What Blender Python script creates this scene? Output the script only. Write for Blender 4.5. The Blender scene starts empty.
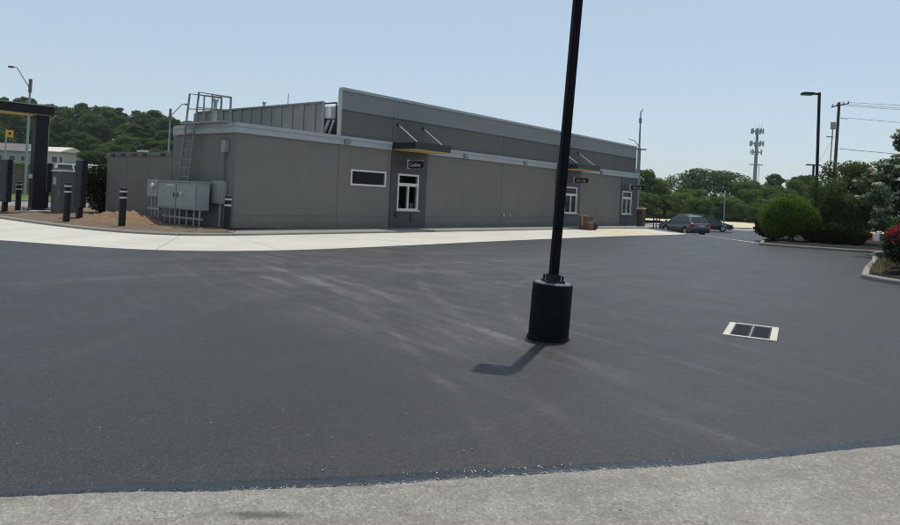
import bpy, bmesh, math, random
import numpy as np
from mathutils import Vector, Matrix
random.seed(7); RNG = np.random.default_rng(7)
R_ = math.radians
scene = bpy.context.scene

# ------------------------------------------------------------------ camera, sky, sun, exposure
cd = bpy.data.cameras.new('camera'); cam = bpy.data.objects.new('camera', cd); scene.collection.objects.link(cam)
cd.sensor_width = 36.0; cd.lens = 27.04; cd.shift_y = -0.0828; cd.clip_start = 0.05; cd.clip_end = 6000
cam.matrix_world = Matrix.Translation((0, 0, 1.5)) @ Matrix.Rotation(R_(90.68), 4, 'X') @ Matrix.Rotation(0.045, 4, 'Z')
scene.camera = cam

SUN_EL, SUN_AZ = R_(73.4), math.atan2(.466, .885)
world = bpy.data.worlds.new('World'); scene.world = world; world.use_nodes = True
wt = world.node_tree; wt.nodes.clear()
sky = wt.nodes.new('ShaderNodeTexSky'); sky.sky_type = 'NISHITA'; sky.sun_disc = False
sky.sun_elevation = SUN_EL; sky.sun_rotation = SUN_AZ
sky.air_density = 1.0; sky.dust_density = 1.0; sky.ozone_density = 1.0; sky.altitude = 50
bg = wt.nodes.new('ShaderNodeBackground'); bg.inputs['Strength'].default_value = 0.14
wo = wt.nodes.new('ShaderNodeOutputWorld')
hz_ = wt.nodes.new('ShaderNodeMix'); hz_.data_type = 'RGBA'; hz_.inputs[0].default_value = .62      # summer haze over the whole sky
hz_.inputs[7].default_value = (3.75, 4.5, 5.1, 1)
wt.links.new(sky.outputs[0], hz_.inputs[6]); wt.links.new(hz_.outputs[2], bg.inputs[0]); wt.links.new(bg.outputs[0], wo.inputs[0])

sl = bpy.data.lights.new('sun', 'SUN'); sl.energy = 3.8; sl.angle = R_(0.55); sl.color = (1.0, .955, .88)
so = bpy.data.objects.new('sun', sl); scene.collection.objects.link(so)
sd = Vector((math.sin(SUN_AZ) * math.cos(SUN_EL), math.cos(SUN_AZ) * math.cos(SUN_EL), math.sin(SUN_EL)))
so.rotation_euler = sd.to_track_quat('Z', 'Y').to_euler(); so.location = (10, 10, 60)

vs = scene.view_settings
vs.view_transform = 'Standard'; vs.look = 'None'; vs.exposure = 0.0; vs.gamma = 1.0; vs.use_curve_mapping = False
scene.cycles.filter_width = 1.1
scene.render.resolution_x = 1024; scene.render.resolution_y = 597

# ------------------------------------------------------------------ frames and terrain
ANG = R_(39.582)                       # the long wall runs 39.6 degrees right of the view axis
OX, OY = -7.0286, 21.9875              # near corner of the building
U = (math.sin(ANG), math.cos(ANG)); V = (-U[1], U[0])
ROTB = math.pi / 2 - ANG
def W(s, v, z=0.0): return Vector((OX + U[0] * s + V[0] * v, OY + U[1] * s + V[1] * v, z))
def SV(x, y): return ((x - OX) * U[0] + (y - OY) * U[1], (x - OX) * V[0] + (y - OY) * V[1])
def ss(a, b, x):
    t = min(1.0, max(0.0, (x - a) / (b - a))); return t * t * (3 - 2 * t)
def hsv(s, v):
    k = 5 * ss(8, 11, -v)
    A = -.92 * ss(24 + k, 40 + k, s); B = ss(0, 5, -v); B = B + (1 - B) * ss(31.5, 38, s)
    z = A * B
    x, y, _ = W(s, v)
    if y > 50: z += 15.0 * ss(95, 240, y) * ss(.12, .38, -x / y)
    return z
def hxy(x, y): return hsv(*SV(x, y))

# ------------------------------------------------------------------ mesh helpers
COL = scene.collection
class MB:
    def __init__(s): s.v = []; s.f = []
    def box(s, x0, x1, y0, y1, z0, z1):
        b = len(s.v)
        s.v += [(x0,y0,z0),(x1,y0,z0),(x1,y1,z0),(x0,y1,z0),(x0,y0,z1),(x1,y0,z1),(x1,y1,z1),(x0,y1,z1)]
        s.f += [tuple(b+i for i in q) for q in ((3,2,1,0),(4,5,6,7),(0,1,5,4),(1,2,6,5),(2,3,7,6),(3,0,4,7))]
        return s
    def tube(s, pts, r, n=10, cap=True):
        pts = [Vector(p) for p in pts]; rs = r if isinstance(r, (list, tuple)) else [r] * len(pts)
        b = len(s.v); ref = None
        for i, p in enumerate(pts):
            d = (pts[min(i+1, len(pts)-1)] - pts[max(i-1, 0)]).normalized()
            if ref is None: ref = d.orthogonal().normalized()
            a = (ref - d * ref.dot(d)).normalized(); ref = a; c = d.cross(a)
            for k in range(n):
                t = 2 * math.pi * k / n
                s.v.append(tuple(p + (a * math.cos(t) + c * math.sin(t)) * rs[i]))
        for i in range(len(pts) - 1):
            for k in range(n):
                k2 = (k + 1) % n
                s.f.append((b+i*n+k, b+i*n+k2, b+(i+1)*n+k2, b+(i+1)*n+k))
        if cap:
            s.f.append(tuple(b + k for k in reversed(range(n)))); e = b + (len(pts)-1)*n
            s.f.append(tuple(e + k for k in range(n)))
        return s
    def lathe(s, prof, n=24, c=(0, 0)):
        b = len(s.v)
        for r, z in prof:
            for k in range(n):
                t = 2 * math.pi * k / n; s.v.append((c[0] + r*math.cos(t), c[1] + r*math.sin(t), z))
        for i in range(len(prof) - 1):
            for k in range(n):
                k2 = (k+1) % n; s.f.append((b+i*n+k, b+i*n+k2, b+(i+1)*n+k2, b+(i+1)*n+k))
        s.f.append(tuple(b + k for k in reversed(range(n)))); e = b + (len(prof)-1)*n
        s.f.append(tuple(e + k for k in range(n)))
        return s
    def prism(s, poly, a0, a1, axis='y'):
        # poly in the two other axes, extruded along axis
        def P(p, a): return (p[0], a, p[1]) if axis == 'y' else ((p[0], p[1], a) if axis == 'z' else (a, p[0], p[1]))
        b = len(s.v); n = len(poly)
        s.v += [P(p, a0) for p in poly] + [P(p, a1) for p in poly]
        for i in range(n):
            j = (i+1) % n; s.f.append((b+i, b+j, b+n+j, b+n+i))
        s.f.append(tuple(b+i for i in reversed(range(n)))); s.f.append(tuple(b+n+i for i in range(n)))
        return s
    def holed(s, x0, x1, z0, z1, hx0, hx1, hz0, hz1, y0, y1):
        # wall slab in the x-z plane with a rectangular opening, one mesh
        s.box(x0, hx0, y0, y1, z0, z1); s.box(hx1, x1, y0, y1, z0, z1)
        s.box(hx0, hx1, y0, y1, z0, hz0); s.box(hx0, hx1, y0, y1, hz1, z1); return s
    def frame(s, x0, x1, z0, z1, w, y0, y1):
        return s.box(x0, x0+w, y0, y1, z0, z1).box(x1-w, x1, y0, y1, z0, z1).box(x0+w, x1-w, y0, y1, z0, z0+w).box(x0+w, x1-w, y0, y1, z1-w, z1)
    def build(s, name, mat, parent=None, bevel=0.0, smooth=False, loc=None, rot=None):
        me = bpy.data.meshes.new(name); me.from_pydata(s.v, [], s.f)
        bm = bmesh.new(); bm.from_mesh(me); bmesh.ops.recalc_face_normals(bm, faces=bm.faces)
        if bevel > 0:
            bmesh.ops.bevel(bm, geom=[e for e in bm.edges], offset=bevel, segments=2, affect='EDGES', clamp_overlap=True)
        if smooth:
            for f in bm.faces: f.smooth = True
            for e in bm.edges:
                if len(e.link_faces) == 2 and e.calc_face_angle(0) > .7: e.smooth = False
        bm.to_mesh(me); bm.free()
        me.materials.append(mat)
        return link(name, me, parent, loc, rot)
def link(name, me, parent=None, loc=None, rot=None):
    o = bpy.data.objects.new(name, me); COL.objects.link(o)
    if parent: o.parent = parent
    if loc is not None: o.location = loc
    if rot is not None: o.rotation_euler = rot
    return o
def tag(o, label, cat, group=None):
    o['label'] = label; o['category'] = cat
    if group: o['group'] = group
    return o
def struct(o): o['kind'] = 'structure'; return o
def stuff(o, label=None, cat=None):
    o['kind'] = 'stuff'
    if label: o['label'] = label; o['category'] = cat
    return o
def thing(name, label, cat, loc=(0,0,0), rz=0.0, group=None):
    o = bpy.data.objects.new(name, None); COL.objects.link(o); o.location = loc; o.rotation_euler = (0, 0, rz)
    o.empty_display_size = .3
    return tag(o, label, cat, group)
def copy_tree(o, parent=None):
    c = o.copy(); COL.objects.link(c); c.parent = parent
    for ch in list(o.children): copy_tree(ch, c)
    return c

# ------------------------------------------------------------------ materials
def newmat(name):
    m = bpy.data.materials.new(name); m.use_nodes = True
    t = m.node_tree; p = t.nodes['Principled BSDF']; return m, t, p
def N(t, kind, **kw):
    n = t.nodes.new(kind)
    for k, v in kw.items(): setattr(n, k, v)
    return n
def noise(t, scale, detail=4, rough=.55, vec=None, dim='3D'):
    n = N(t, 'ShaderNodeTexNoise'); n.inputs['Scale'].default_value = scale; n.inputs['Detail'].default_value = detail
    n.inputs['Roughness'].default_value = rough
    if vec is not None: t.links.new(vec, n.inputs['Vector'])
    return n.outputs['Fac']
def ramp(t, fac, stops):
    r = N(t, 'ShaderNodeValToRGB'); e = r.color_ramp.elements
    while len(e) < len(stops): e.new(.5)
    for i, (p, c) in enumerate(stops): e[i].position = p; e[i].color = (*c, 1) if len(c) == 3 else c
    t.links.new(fac, r.inputs[0]); return r.outputs[0]
def mapr(t, val, a, b, c, d):
    n = N(t, 'ShaderNodeMapRange'); t.links.new(val, n.inputs[0])
    for i, x in enumerate((a, b, c, d)): n.inputs[i+1].default_value = x
    return n.outputs[0]
def math_(t, op, a, b=None):
    n = N(t, 'ShaderNodeMath', operation=op)
    for i, x in enumerate((a, b)):
        if x is None: continue
        if isinstance(x, (int, float)): n.inputs[i].default_value = x
        else: t.links.new(x, n.inputs[i])
    return n.outputs[0]
def mix(t, fac, a, b, blend='MIX'):
    n = N(t, 'ShaderNodeMix', data_type='RGBA', blend_type=blend)
    for sock, x in ((n.inputs[0], fac), (n.inputs[6], a), (n.inputs[7], b)):
        if isinstance(x, (int, float)): sock.default_value = x
        elif isinstance(x, tuple): sock.default_value = (*x, 1)
        else: t.links.new(x, sock)
    return n.outputs[2]
def bump(t, p, h, strength, dist):
    b = N(t, 'ShaderNodeBump'); b.inputs['Strength'].default_value = strength; b.inputs['Distance'].default_value = dist
    t.links.new(h, b.inputs['Height']); t.links.new(b.outputs[0], p.inputs['Normal'])
def objco(t): return N(t, 'ShaderNodeTexCoord').outputs['Object']
def aniso(t, vec, deg, sx, sy, scale=1.0, detail=4, rough=.55):
    # noise streaked along the direction deg (from +x, anticlockwise)
    r = N(t, 'ShaderNodeVectorRotate', rotation_type='Z_AXIS'); t.links.new(vec, r.inputs['Vector']); r.inputs['Angle'].default_value = -R_(deg)
    m = N(t, 'ShaderNodeMapping'); m.inputs['Scale'].default_value = (sx, sy, 1); t.links.new(r.outputs[0], m.inputs[0])
    return noise(t, scale, detail, rough, m.outputs[0])
def geopos(t): return N(t, 'ShaderNodeNewGeometry').outputs['Position']

def plain(name, col, rough=.6, metal=0.0, var=.12, scale=3.0, bmp=0.0, bscale=200.0, spec=.5, dirt=None):
    m, t, p = newmat(name); co = geopos(t)
    a = tuple(c * (1 - var) for c in col); b = tuple(min(1, c * (1 + var)) for c in col)
    c = ramp(t, noise(t, scale, 5, .6, co), [(.3, a), (.7, b)])
    if dirt:
        c = mix(t, mapr(t, noise(t, scale * 2.3, 6, .7, co), .52, .8, 0, dirt[1]), c, dirt[0])
    t.links.new(c, p.inputs['Base Color'])
    p.inputs['Roughness'].default_value = rough; p.inputs['Metallic'].default_value = metal
    p.inputs['Specular IOR Level'].default_value = spec
    if bmp: bump(t, p, noise(t, bscale, 3, .6, co), bmp, .01)
    return m

M = {}
def wallmat(name, col):
    m, t, p = newmat(name); co = geopos(t)
    sx_ = N(t, 'ShaderNodeSeparateXYZ'); t.links.new(co, sx_.inputs[0])
    c = ramp(t, noise(t, .6, 5, .6, co), [(.3, tuple(x*.95 for x in col)), (.7, tuple(x*1.05 for x in col))])
    mp = N(t, 'ShaderNodeMapping'); mp.inputs['Scale'].default_value = (2.6, 2.6, .16); t.links.new(co, mp.inputs[0])
    c = mix(t, mapr(t, noise(t, 1.0, 6, .65, mp.outputs[0]), .5, .74, 0, .3), c, tuple(x*.72 for x in col))       # run-off streaks
    splash = math_(t, 'ADD', sx_.outputs[2], math_(t, 'MULTIPLY', noise(t, 2.2, 6, .7, co), -.7))
    c = mix(t, mapr(t, splash, -.3, .12, .45, 0), c, (.115, .098, .078))                                           # mud splash at the foot
    c = mix(t, mapr(t, noise(t, 38, 4, .7, co), .3, .5, .3, 0), c, tuple(x*.7 for x in col))
    t.links.new(c, p.inputs['Base Color']); p.inputs['Roughness'].default_value = .92; p.inputs['Specular IOR Level'].default_value = .2
    bump(t, p, noise(t, 120, 4, .65, co), .5, .01); return m
M['wall'] = wallmat('stucco_grey', (.186, .181, .162))
M['wall_mid'] = plain('stucco_slate', (.138, .137, .13), .9, var=.05, scale=.7, bmp=.35, bscale=160, spec=.2)
M['band'] = plain('metal_band', (.2, .209, .214), .5, var=.05, scale=1.1, spec=.4)
M['trim'] = plain('trim_metal', (.35, .372, .388), .42, var=.06, scale=1.4, spec=.4)
M['panel'] = plain('slate_panel', (.048, .053, .061), .55, var=.08, scale=1.2)
M['frame'] = plain('aluminium_frame', (.62, .63, .62), .4, var=.05, spec=.5)
M['black'] = plain('black_paint', (.008, .0095, .013), .55, var=.25, scale=4, dirt=((.05, .05, .05), .25), spec=.3)
M['black_pole'] = plain('black_pole_paint', (.006, .0075, .0105), .6, var=.2, scale=5, dirt=((.014, .0145, .016), .3), spec=.08)
M['awning'] = plain('awning_metal', (.018, .022, .03), .5, var=.1)
M['soffit'] = plain('soffit_wood', (.62, .4, .13), .55, var=.15, scale=6)
M['steel'] = plain('galvanised', (.34, .36, .37), .45, metal=.5, var=.15, scale=5)
M['cabinet'] = plain('cabinet_grey', (.26, .285, .28), .5, var=.08, scale=2.5, dirt=((.2, .2, .19), .3))
M['cabinet_dark'] = plain('cabinet_dark', (.1, .11, .12), .5, var=.1)
M['ladder'] = plain('ladder_steel', (.2, .205, .21), .5, metal=.3, var=.15)
M['white'] = plain('white_paint', (.75, .75, .73), .5, var=.05)
M['reflect'] = plain('reflective_tape', (.48, .485, .48), .4, var=.05)
M['roof'] = plain('roof_membrane', (.5, .5, .48), .85, var=.12)
M['screen'] = plain('screen_metal', (.19, .19, .183), .55, var=.08, scale=1.5)
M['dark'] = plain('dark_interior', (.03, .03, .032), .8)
M['cardboard'] = plain('brown_card', (.12, .07, .045), .85, var=.2, scale=5)
M['cardlight'] = plain('light_card', (.3, .215, .15), .85, var=.15, scale=6)
M['receptacle'] = plain('brown_receptacle', (.075, .05, .042), .7, var=.15)
M['tan'] = plain('tan_top', (.55, .44, .33), .6, var=.1)
M['rubber'] = plain('tyre_rubber', (.018, .018, .019), .8, var=.2)
M['wood_pole'] = plain('weathered_wood', (.07, .058, .05), .9, var=.3, scale=3)
M['bark'] = plain('bark', (.09, .07, .055), .95, var=.35, scale=6)
M['light_metal'] = plain('light_pole_metal', (.3, .32, .33), .5, metal=.3, var=.1)
M['far_steel'] = plain('tower_steel', (.2, .215, .23), .6, var=.1)
M['red'] = plain('red_plastic', (.5, .02, .03), .5, var=.1)
M['yellow_sign'] = plain('yellow_sign', (.75, .38, .02), .5, var=.05)
M['brown_wall'] = plain('brown_block', (.16, .125, .11), .9, var=.15, scale=2)
M['cream'] = plain('cream_siding', (.5, .47, .41), .8, var=.08)
M['greysiding'] = plain('grey_siding', (.3, .31, .31), .8, var=.08)
M['shingle'] = plain('roof_shingle', (.13, .12, .115), .9, var=.2)
M['brick'] = plain('brick', (.24, .13, .1), .9, var=.2, scale=3)

def glass(name, tint=(.8, .9, .9)):
    m, t, p = newmat(name)
    p.inputs['Base Color'].default_value = (*tint, 1); p.inputs['Transmission Weight'].default_value = 1.0
    p.inputs['Roughness'].default_value = .03; p.inputs['IOR'].default_value = 1.22
    c = ramp(t, noise(t, 1.2, 3, .5, geopos(t)), [(.3, tuple(x * .9 for x in tint)), (.7, tint)])
    t.links.new(c, p.inputs['Base Color'])
    return m
M['glass'] = glass('window_glass', (.35, .4, .42))
M['car_glass'] = plain('car_glass', (.012, .014, .017), .06, var=.2, spec=.7)
def carpaint(name, col):
    m, t, p = newmat(name); co = geopos(t)
    c = ramp(t, noise(t, 2.5, 4, .6, co), [(.3, tuple(x*.92 for x in col)), (.7, tuple(x*1.08 for x in col))])
    t.links.new(c, p.inputs['Base Color']); p.inputs['Roughness'].default_value = .32; p.inputs['Metallic'].default_value = .35
    p.inputs['Coat Weight'].default_value = .7; p.inputs['Coat Roughness'].default_value = .06
    return m
M['suv_paint'] = carpaint('grey_car_paint', (.075, .08, .09))
M['sedan_paint'] = carpaint('dark_car_paint', (.022, .025, .032))
M['tail'] = plain('tail_light', (.35, .012, .015), .2, var=.1)

# new asphalt: dark fines, stone speckle, roller banding and dusty wheel arcs
ARCS = [  # cx, cy, radius, half width, strength: wheel tracks turning in from the lane
 (51.89, 50.48, 67.37, .09, .5), (51.89, 50.48, 67.95, .1, .4), (988.22, 750.58, 1235.97, .13, .5), (-32.78, -3.48, 34.0, .12, .5), (-32.78, -3.48, 34.6, .1, .35),
 (156.19, 113.56, 188.98, 1.7, .42), (156.19, 113.56, 188.6, .1, .4), (10.27, 9.23, 9.4, .13, .42), (18.98, 13.91, 19.53, .16, .4), (-4.18, 3.7, 11.95, .12, .26), (-4.18, 3.7, 12.6, .14, .22),
 (-3.05, 8.62, 5.36, .12, .3), (69.2, -67.41, 107.67, .35, .3), (-19.59, -7.44, 22.36, .06, .08), (-7.69, .66, 11.61, .09, .35), (-7.69, .66, 12.1, .14, .25),
 (-11.41, 1.51, 15.81, .12, .3), (-24.6, 21.55, 22.43, .1, .15), (41.72, .19, 45.24, .2, .16), (41.72, .19, 46.4, .12, .15)]
def asphalt(name):
    m, t, p = newmat(name); co = geopos(t)
    sep = N(t, 'ShaderNodeSeparateXYZ'); t.links.new(co, sep.inputs[0])
    flat = N(t, 'ShaderNodeCombineXYZ'); t.links.new(sep.outputs[0], flat.inputs[0]); t.links.new(sep.outputs[1], flat.inputs[1])
    F = flat.outputs[0]
    big = noise(t, .16, 5, .55, F); mid = noise(t, 1.3, 5, .6, F)
    base = ramp(t, big, [(.3, (.0155, .016, .0168)), (.55, (.021, .0215, .0224)), (.75, (.03, .0296, .029))])
    base = mix(t, mapr(t, mid, .3, .75, 0, .35), base, (.0135, .0135, .0138))
    # roller lanes, along the length of the lot
    lanes = aniso(t, F, 50, .05, .6, 1.0, 3)
    base = mix(t, mapr(t, lanes, .42, .68, 0, .4), base, (.035, .0347, .034))
    # stone speckle
    vor = N(t, 'ShaderNodeTexVoronoi'); vor.inputs['Scale'].default_value = 130; t.links.new(F, vor.inputs['Vector'])
    sp = N(t, 'ShaderNodeSeparateColor'); t.links.new(vor.outputs['Color'], sp.inputs[0])
    speck = math_(t, 'MULTIPLY', mapr(t, sp.outputs[0], .72, 1, 0, 1), mapr(t, vor.outputs['Distance'], .2, .5, 1, 0))
    base = mix(t, math_(t, 'MULTIPLY', speck, .7), base, (.17, .168, .16))
    fine = noise(t, 60, 3, .7, F)
    gr_ = mix(t, 1.0, base, mapr(t, sp.outputs[2], 0, 1, .25, 1.75), 'MULTIPLY'); base = mix(t, .9, base, gr_)
    base = mix(t, 1.0, base, mapr(t, noise(t, 28, 6, .85, F), .3, .7, .35, 1.65), 'MULTIPLY')
    base = mix(t, mapr(t, fine, .35, .6, .7, 0), base, (.018, .019, .021))
    # dusty arcs
    tot = None
    for cx, cy, r, w, st in ARCS:
        sub = N(t, 'ShaderNodeVectorMath', operation='DISTANCE'); t.links.new(F, sub.inputs[0]); sub.inputs[1].default_value = (cx, cy, 0)
        d = math_(t, 'ABSOLUTE', math_(t, 'SUBTRACT', sub.outputs['Value'], r))
        a = mapr(t, d, 0, w, st, 0); a.node.interpolation_type = 'SMOOTHSTEP'
        tot = a if tot is None else math_(t, 'ADD', tot, a)
    brk = N(t, 'ShaderNodeMapping'); brk.inputs['Scale'].default_value = (.35, .35, 1); t.links.new(F, brk.inputs[0])
    near = N(t, 'ShaderNodeVectorMath', operation='DISTANCE'); t.links.new(F, near.inputs[0]); near.inputs[1].default_value = (0, 11.5, 0)
    zone = mapr(t, near.outputs['Value'], 4, 9, .85, .04)
    dust = math_(t, 'MULTIPLY', math_(t, 'MULTIPLY', tot, zone), mapr(t, noise(t, 1.0, 4, .6, brk.outputs[0]), .36, .56, 0, 1))
    dust = math_(t, 'MULTIPLY', dust, mapr(t, noise(t, 16, 5, .75, F), .36, .62, .1, 1))
    st1 = mapr(t, aniso(t, F, -56, .22, 4.0, 1.0, 5, .65), .42, .62, 0, 1); st2 = mapr(t, aniso(t, F, 42, .2, 3.2, 1.0, 5, .65), .44, .64, 0, 1)
    dust = math_(t, 'MULTIPLY', dust, mapr(t, st1, 0, 1, .5, 1.6))
    # a wide dusty patch too
    patch = N(t, 'ShaderNodeVectorMath', operation='DISTANCE'); t.links.new(F, patch.inputs[0]); patch.inputs[1].default_value = (-.5, 15, 0)
    pz = math_(t, 'MULTIPLY', mapr(t, patch.outputs['Value'], 1.5, 8.5, .8, 0), mapr(t, noise(t, .7, 6, .65, F), .36, .66, 0, 1))
    pz = math_(t, 'MULTIPLY', pz, mapr(t, math_(t, 'MAXIMUM', st1, st2), 0, 1, .25, 1))
    pz = math_(t, 'MULTIPLY', pz, mapr(t, noise(t, 9, 6, .8, F), .36, .64, .2, 1))
    dust = math_(t, 'MINIMUM', math_(t, 'ADD', dust, pz), .85)
    base = mix(t, dust, base, (.125, .118, .105))
    t.links.new(base, p.inputs['Base Color'])
    rr = mapr(t, mid, .3, .7, .42, .58); t.links.new(rr, p.inputs['Roughness'])
    p.inputs['Specular IOR Level'].default_value = .36
    hgt = math_(t, 'ADD', math_(t, 'MULTIPLY', fine, .6), vor.outputs['Distance'])
    bump(t, p, hgt, .5, .006)
    return m
M['asphalt'] = asphalt('new_asphalt')

def old_asphalt():
    m, t, p = newmat('old_asphalt'); co = geopos(t)
    big = noise(t, .9, 5, .6, co)
    base = ramp(t, big, [(.3, (.18, .166, .147)), (.6, (.235, .22, .196)), (.8, (.29, .27, .24))])
    vor = N(t, 'ShaderNodeTexVoronoi'); vor.inputs['Scale'].default_value = 85; t.links.new(co, vor.inputs['Vector'])
    sp = N(t, 'ShaderNodeSeparateColor'); t.links.new(vor.outputs['Color'], sp.inputs[0])
    base = mix(t, mapr(t, sp.outputs[0], .65, 1, 0, .5), base, (.42, .4, .36))
    base = mix(t, mapr(t, sp.outputs[1], .7, 1, 0, .55), base, (.09, .085, .078))
    base = mix(t, mapr(t, noise(t, 5, 6, .75, co), .45, .72, 0, .75), base, (.13, .12, .105))
    wv = N(t, 'ShaderNodeVectorMath', operation='ADD'); t.links.new(co, wv.inputs[0])
    nz = N(t, 'ShaderNodeTexNoise'); nz.inputs['Scale'].default_value = 2.5; nz.inputs['Detail'].default_value = 6; t.links.new(co, nz.inputs['Vector'])
    t.links.new(nz.outputs['Color'], wv.inputs[1])
    ck = N(t, 'ShaderNodeTexVoronoi', feature='DISTANCE_TO_EDGE'); ck.inputs['Scale'].default_value = .75; t.links.new(wv.outputs[0], ck.inputs['Vector'])
    crack = math_(t, 'MULTIPLY', mapr(t, ck.outputs['Distance'], .002, .01, .55, 0), mapr(t, noise(t, 1.1, 3, .6, co), .48, .6, 0, 1))
    base = mix(t, crack, base, (.05, .048, .045))
    base = mix(t, mapr(t, aniso(t, co, 15, .8, 3.5, 1.0, 6, .7), .5, .7, 0, .55), base, (.125, .115, .1))
    # the oil stain by the joint
    mp = N(t, 'ShaderNodeMapping'); mp.vector_type = 'POINT'
    mp.inputs['Location'].default_value = (.82 * 2.6, -3.11 * 16.0, 0); mp.inputs['Scale'].default_value = (2.6, 16.0, 1)
    t.links.new(co, mp.inputs[0])
    sx = N(t, 'ShaderNodeSeparateXYZ'); t.links.new(mp.outputs[0], sx.inputs[0])
    ln = math_(t, 'SQRT', math_(t, 'ADD', math_(t, 'MULTIPLY', sx.outputs[0], sx.outputs[0]), math_(t, 'MULTIPLY', sx.outputs[1], sx.outputs[1])))
    wob = math_(t, 'ADD', ln, math_(t, 'MULTIPLY', math_(t, 'SUBTRACT', noise(t, 5, 5, .7, co), .5), 2.2))
    base = mix(t, mapr(t, wob, .2, .75, .8, 0), base, (.05, .05, .05))
    t.links.new(base, p.inputs['Base Color']); p.inputs['Roughness'].default_value = .88
    bump(t, p, math_(t, 'ADD', vor.outputs['Distance'], noise(t, 45, 4, .7, co)), .7, .008)
    return m
M['old_asphalt'] = old_asphalt()

def concrete(name, col, joint=True):
    m, t, p = newmat(name); co = geopos(t)
    c = ramp(t, noise(t, .6, 6, .62, co), [(.3, tuple(x*.86 for x in col)), (.55, col), (.8, tuple(min(1, x*1.08) for x in col))])
    c = mix(t, mapr(t, noise(t, 3.5, 6, .7, co), .5, .75, 0, .35), c, tuple(x*.7 for x in col))
    c = mix(t, mapr(t, noise(t, 90, 2, .6, co), .3, .45, .3, 0), c, tuple(x*.6 for x in col))
    t.links.new(c, p.inputs['Base Color']); p.inputs['Roughness'].default_value = .85
    bump(t, p, noise(t, 130, 3, .6, co), .25, .004); return m
M['concrete'] = concrete('new_concrete', (.455, .435, .38))
M['kerb'] = concrete('kerb_concrete', (.22, .212, .19))
M['walk'] = concrete('walk_concrete', (.2, .2, .19))
M['gutter'] = concrete('gutter_concrete', (.56, .54, .49))
M['soil'] = plain('orange_soil', (.185, .122, .076), .95, var=.28, scale=2.2, bmp=.8, bscale=28, spec=.1, dirt=((.2, .13, .08), .6))
M['bed_soil'] = plain('brown_bed_soil', (.135, .1, .072), .95, var=.3, scale=2.0, bmp=.9, bscale=22, spec=.1, dirt=((.18, .125, .08), .7))
M['mulch'] = plain('dark_mulch', (.02, .017, .015), .95, var=.5, scale=14, bmp=1.0, bscale=60, spec=.1)
M['road'] = plain('road_asphalt', (.17, .17, .17), .85, var=.1, scale=.6, bmp=.3, bscale=60)
M['sand'] = plain('dry_verge', (.48, .4, .27), .95, var=.15, scale=.5, bmp=.5, bscale=8)
M['grass'] = plain('grass_ground', (.085, .125, .03), .95, var=.3, scale=.6, bmp=.9, bscale=12, spec=.1, dirt=((.2, .17, .07), .5))
M['yellow'] = plain('yellow_paint', (.56, .45, .2), .75, var=.12, scale=3, dirt=((.56, .52, .45), .6))
def seal():
    m, t, p = newmat('tar_seal'); co = geopos(t)
    c = ramp(t, noise(t, 9, 4, .6, co), [(.3, (.012, .016, .022)), (.7, (.019, .024, .032))])
    t.links.new(c, p.inputs['Base Color'])
    t.links.new(mapr(t, noise(t, 14, 4, .6, co), .35, .65, .16, .42), p.inputs['Roughness'])
    p.inputs['Specular IOR Level'].default_value = .4
    bump(t, p, math_(t, 'ADD', noise(t, 22, 3, .5, co), math_(t, 'MULTIPLY', noise(t, 75, 3, .6, co), .5)), .6, .012); return m
M['seal'] = seal()

def leafmat(name, dark, mid_, light, trans=.25, flower=None, ffrac=.0):
    m, t, p = newmat(name)
    g = N(t, 'ShaderNodeNewGeometry'); oi = N(t, 'ShaderNodeObjectInfo')
    c = ramp(t, g.outputs['Random Per Island'], [(.05, dark), (.5, mid_), (.95, light)])
    c = mix(t, mapr(t, noise(t, .55, 3, .6, g.outputs['Position']), .35, .7, 0, .5), c, dark)
    hsv_ = N(t, 'ShaderNodeHueSaturation'); t.links.new(c, hsv_.inputs['Color'])
    t.links.new(mapr(t, oi.outputs['Random'], 0, 1, .482, .515), hsv_.inputs['Hue'])
    t.links.new(mapr(t, oi.outputs['Random'], 0, 1, 1.2, .78), hsv_.inputs['Value'])
    c = hsv_.outputs[0]
    if flower:
        wn = N(t, 'ShaderNodeTexWhiteNoise', noise_dimensions='1D'); t.links.new(g.outputs['Random Per Island'], wn.inputs['W'])
        c = mix(t, math_(t, 'LESS_THAN', wn.outputs['Value'], ffrac), c, flower)
    d = N(t, 'ShaderNodeBsdfDiffuse'); tr = N(t, 'ShaderNodeBsdfTranslucent')
    t.links.new(c, d.inputs[0]); t.links.new(c, tr.inputs[0])
    ms = N(t, 'ShaderNodeMixShader'); ms.inputs[0].default_value = trans
    t.links.new(d.outputs[0], ms.inputs[1]); t.links.new(tr.outputs[0], ms.inputs[2])
    t.links.new(ms.outputs[0], t.nodes['Material Output'].inputs[0])
    t.nodes.remove(p); return m
M['leaf_wood'] = leafmat('leaves_wood', (.05, .088, .028), (.074, .122, .039), (.1, .152, .05), trans=.45)
M['leaf_line'] = leafmat('leaves_treeline', (.072, .125, .03), (.106, .175, .045), (.15, .222, .062), trans=.45)
M['leaf_bright'] = leafmat('leaves_round_bush', (.05, .092, .014), (.078, .14, .022), (.12, .19, .034), trans=.35)
M['leaf_olive'] = leafmat('leaves_olive', (.064, .098, .034), (.1, .138, .048), (.145, .18, .066), trans=.45)
M['leaf_dark'] = leafmat('leaves_dark', (.012, .02, .009), (.022, .036, .014), (.04, .06, .022))
M['leaf_flower'] = leafmat('leaves_flowering', (.062, .1, .055), (.1, .145, .08), (.15, .195, .12))
M['blossom'] = leafmat('white_blossom', (.4, .38, .24), (.52, .5, .35), (.62, .6, .46), trans=.2)
M['leaf_red'] = leafmat('leaves_rose', (.1, .014, .012), (.19, .026, .022), (.27, .06, .05))
M['leaf_shrub'] = leafmat('leaves_shrub', (.012, .022, .01), (.025, .04, .016), (.05, .07, .028), flower=(.32, .2, .19), ffrac=.05)

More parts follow.
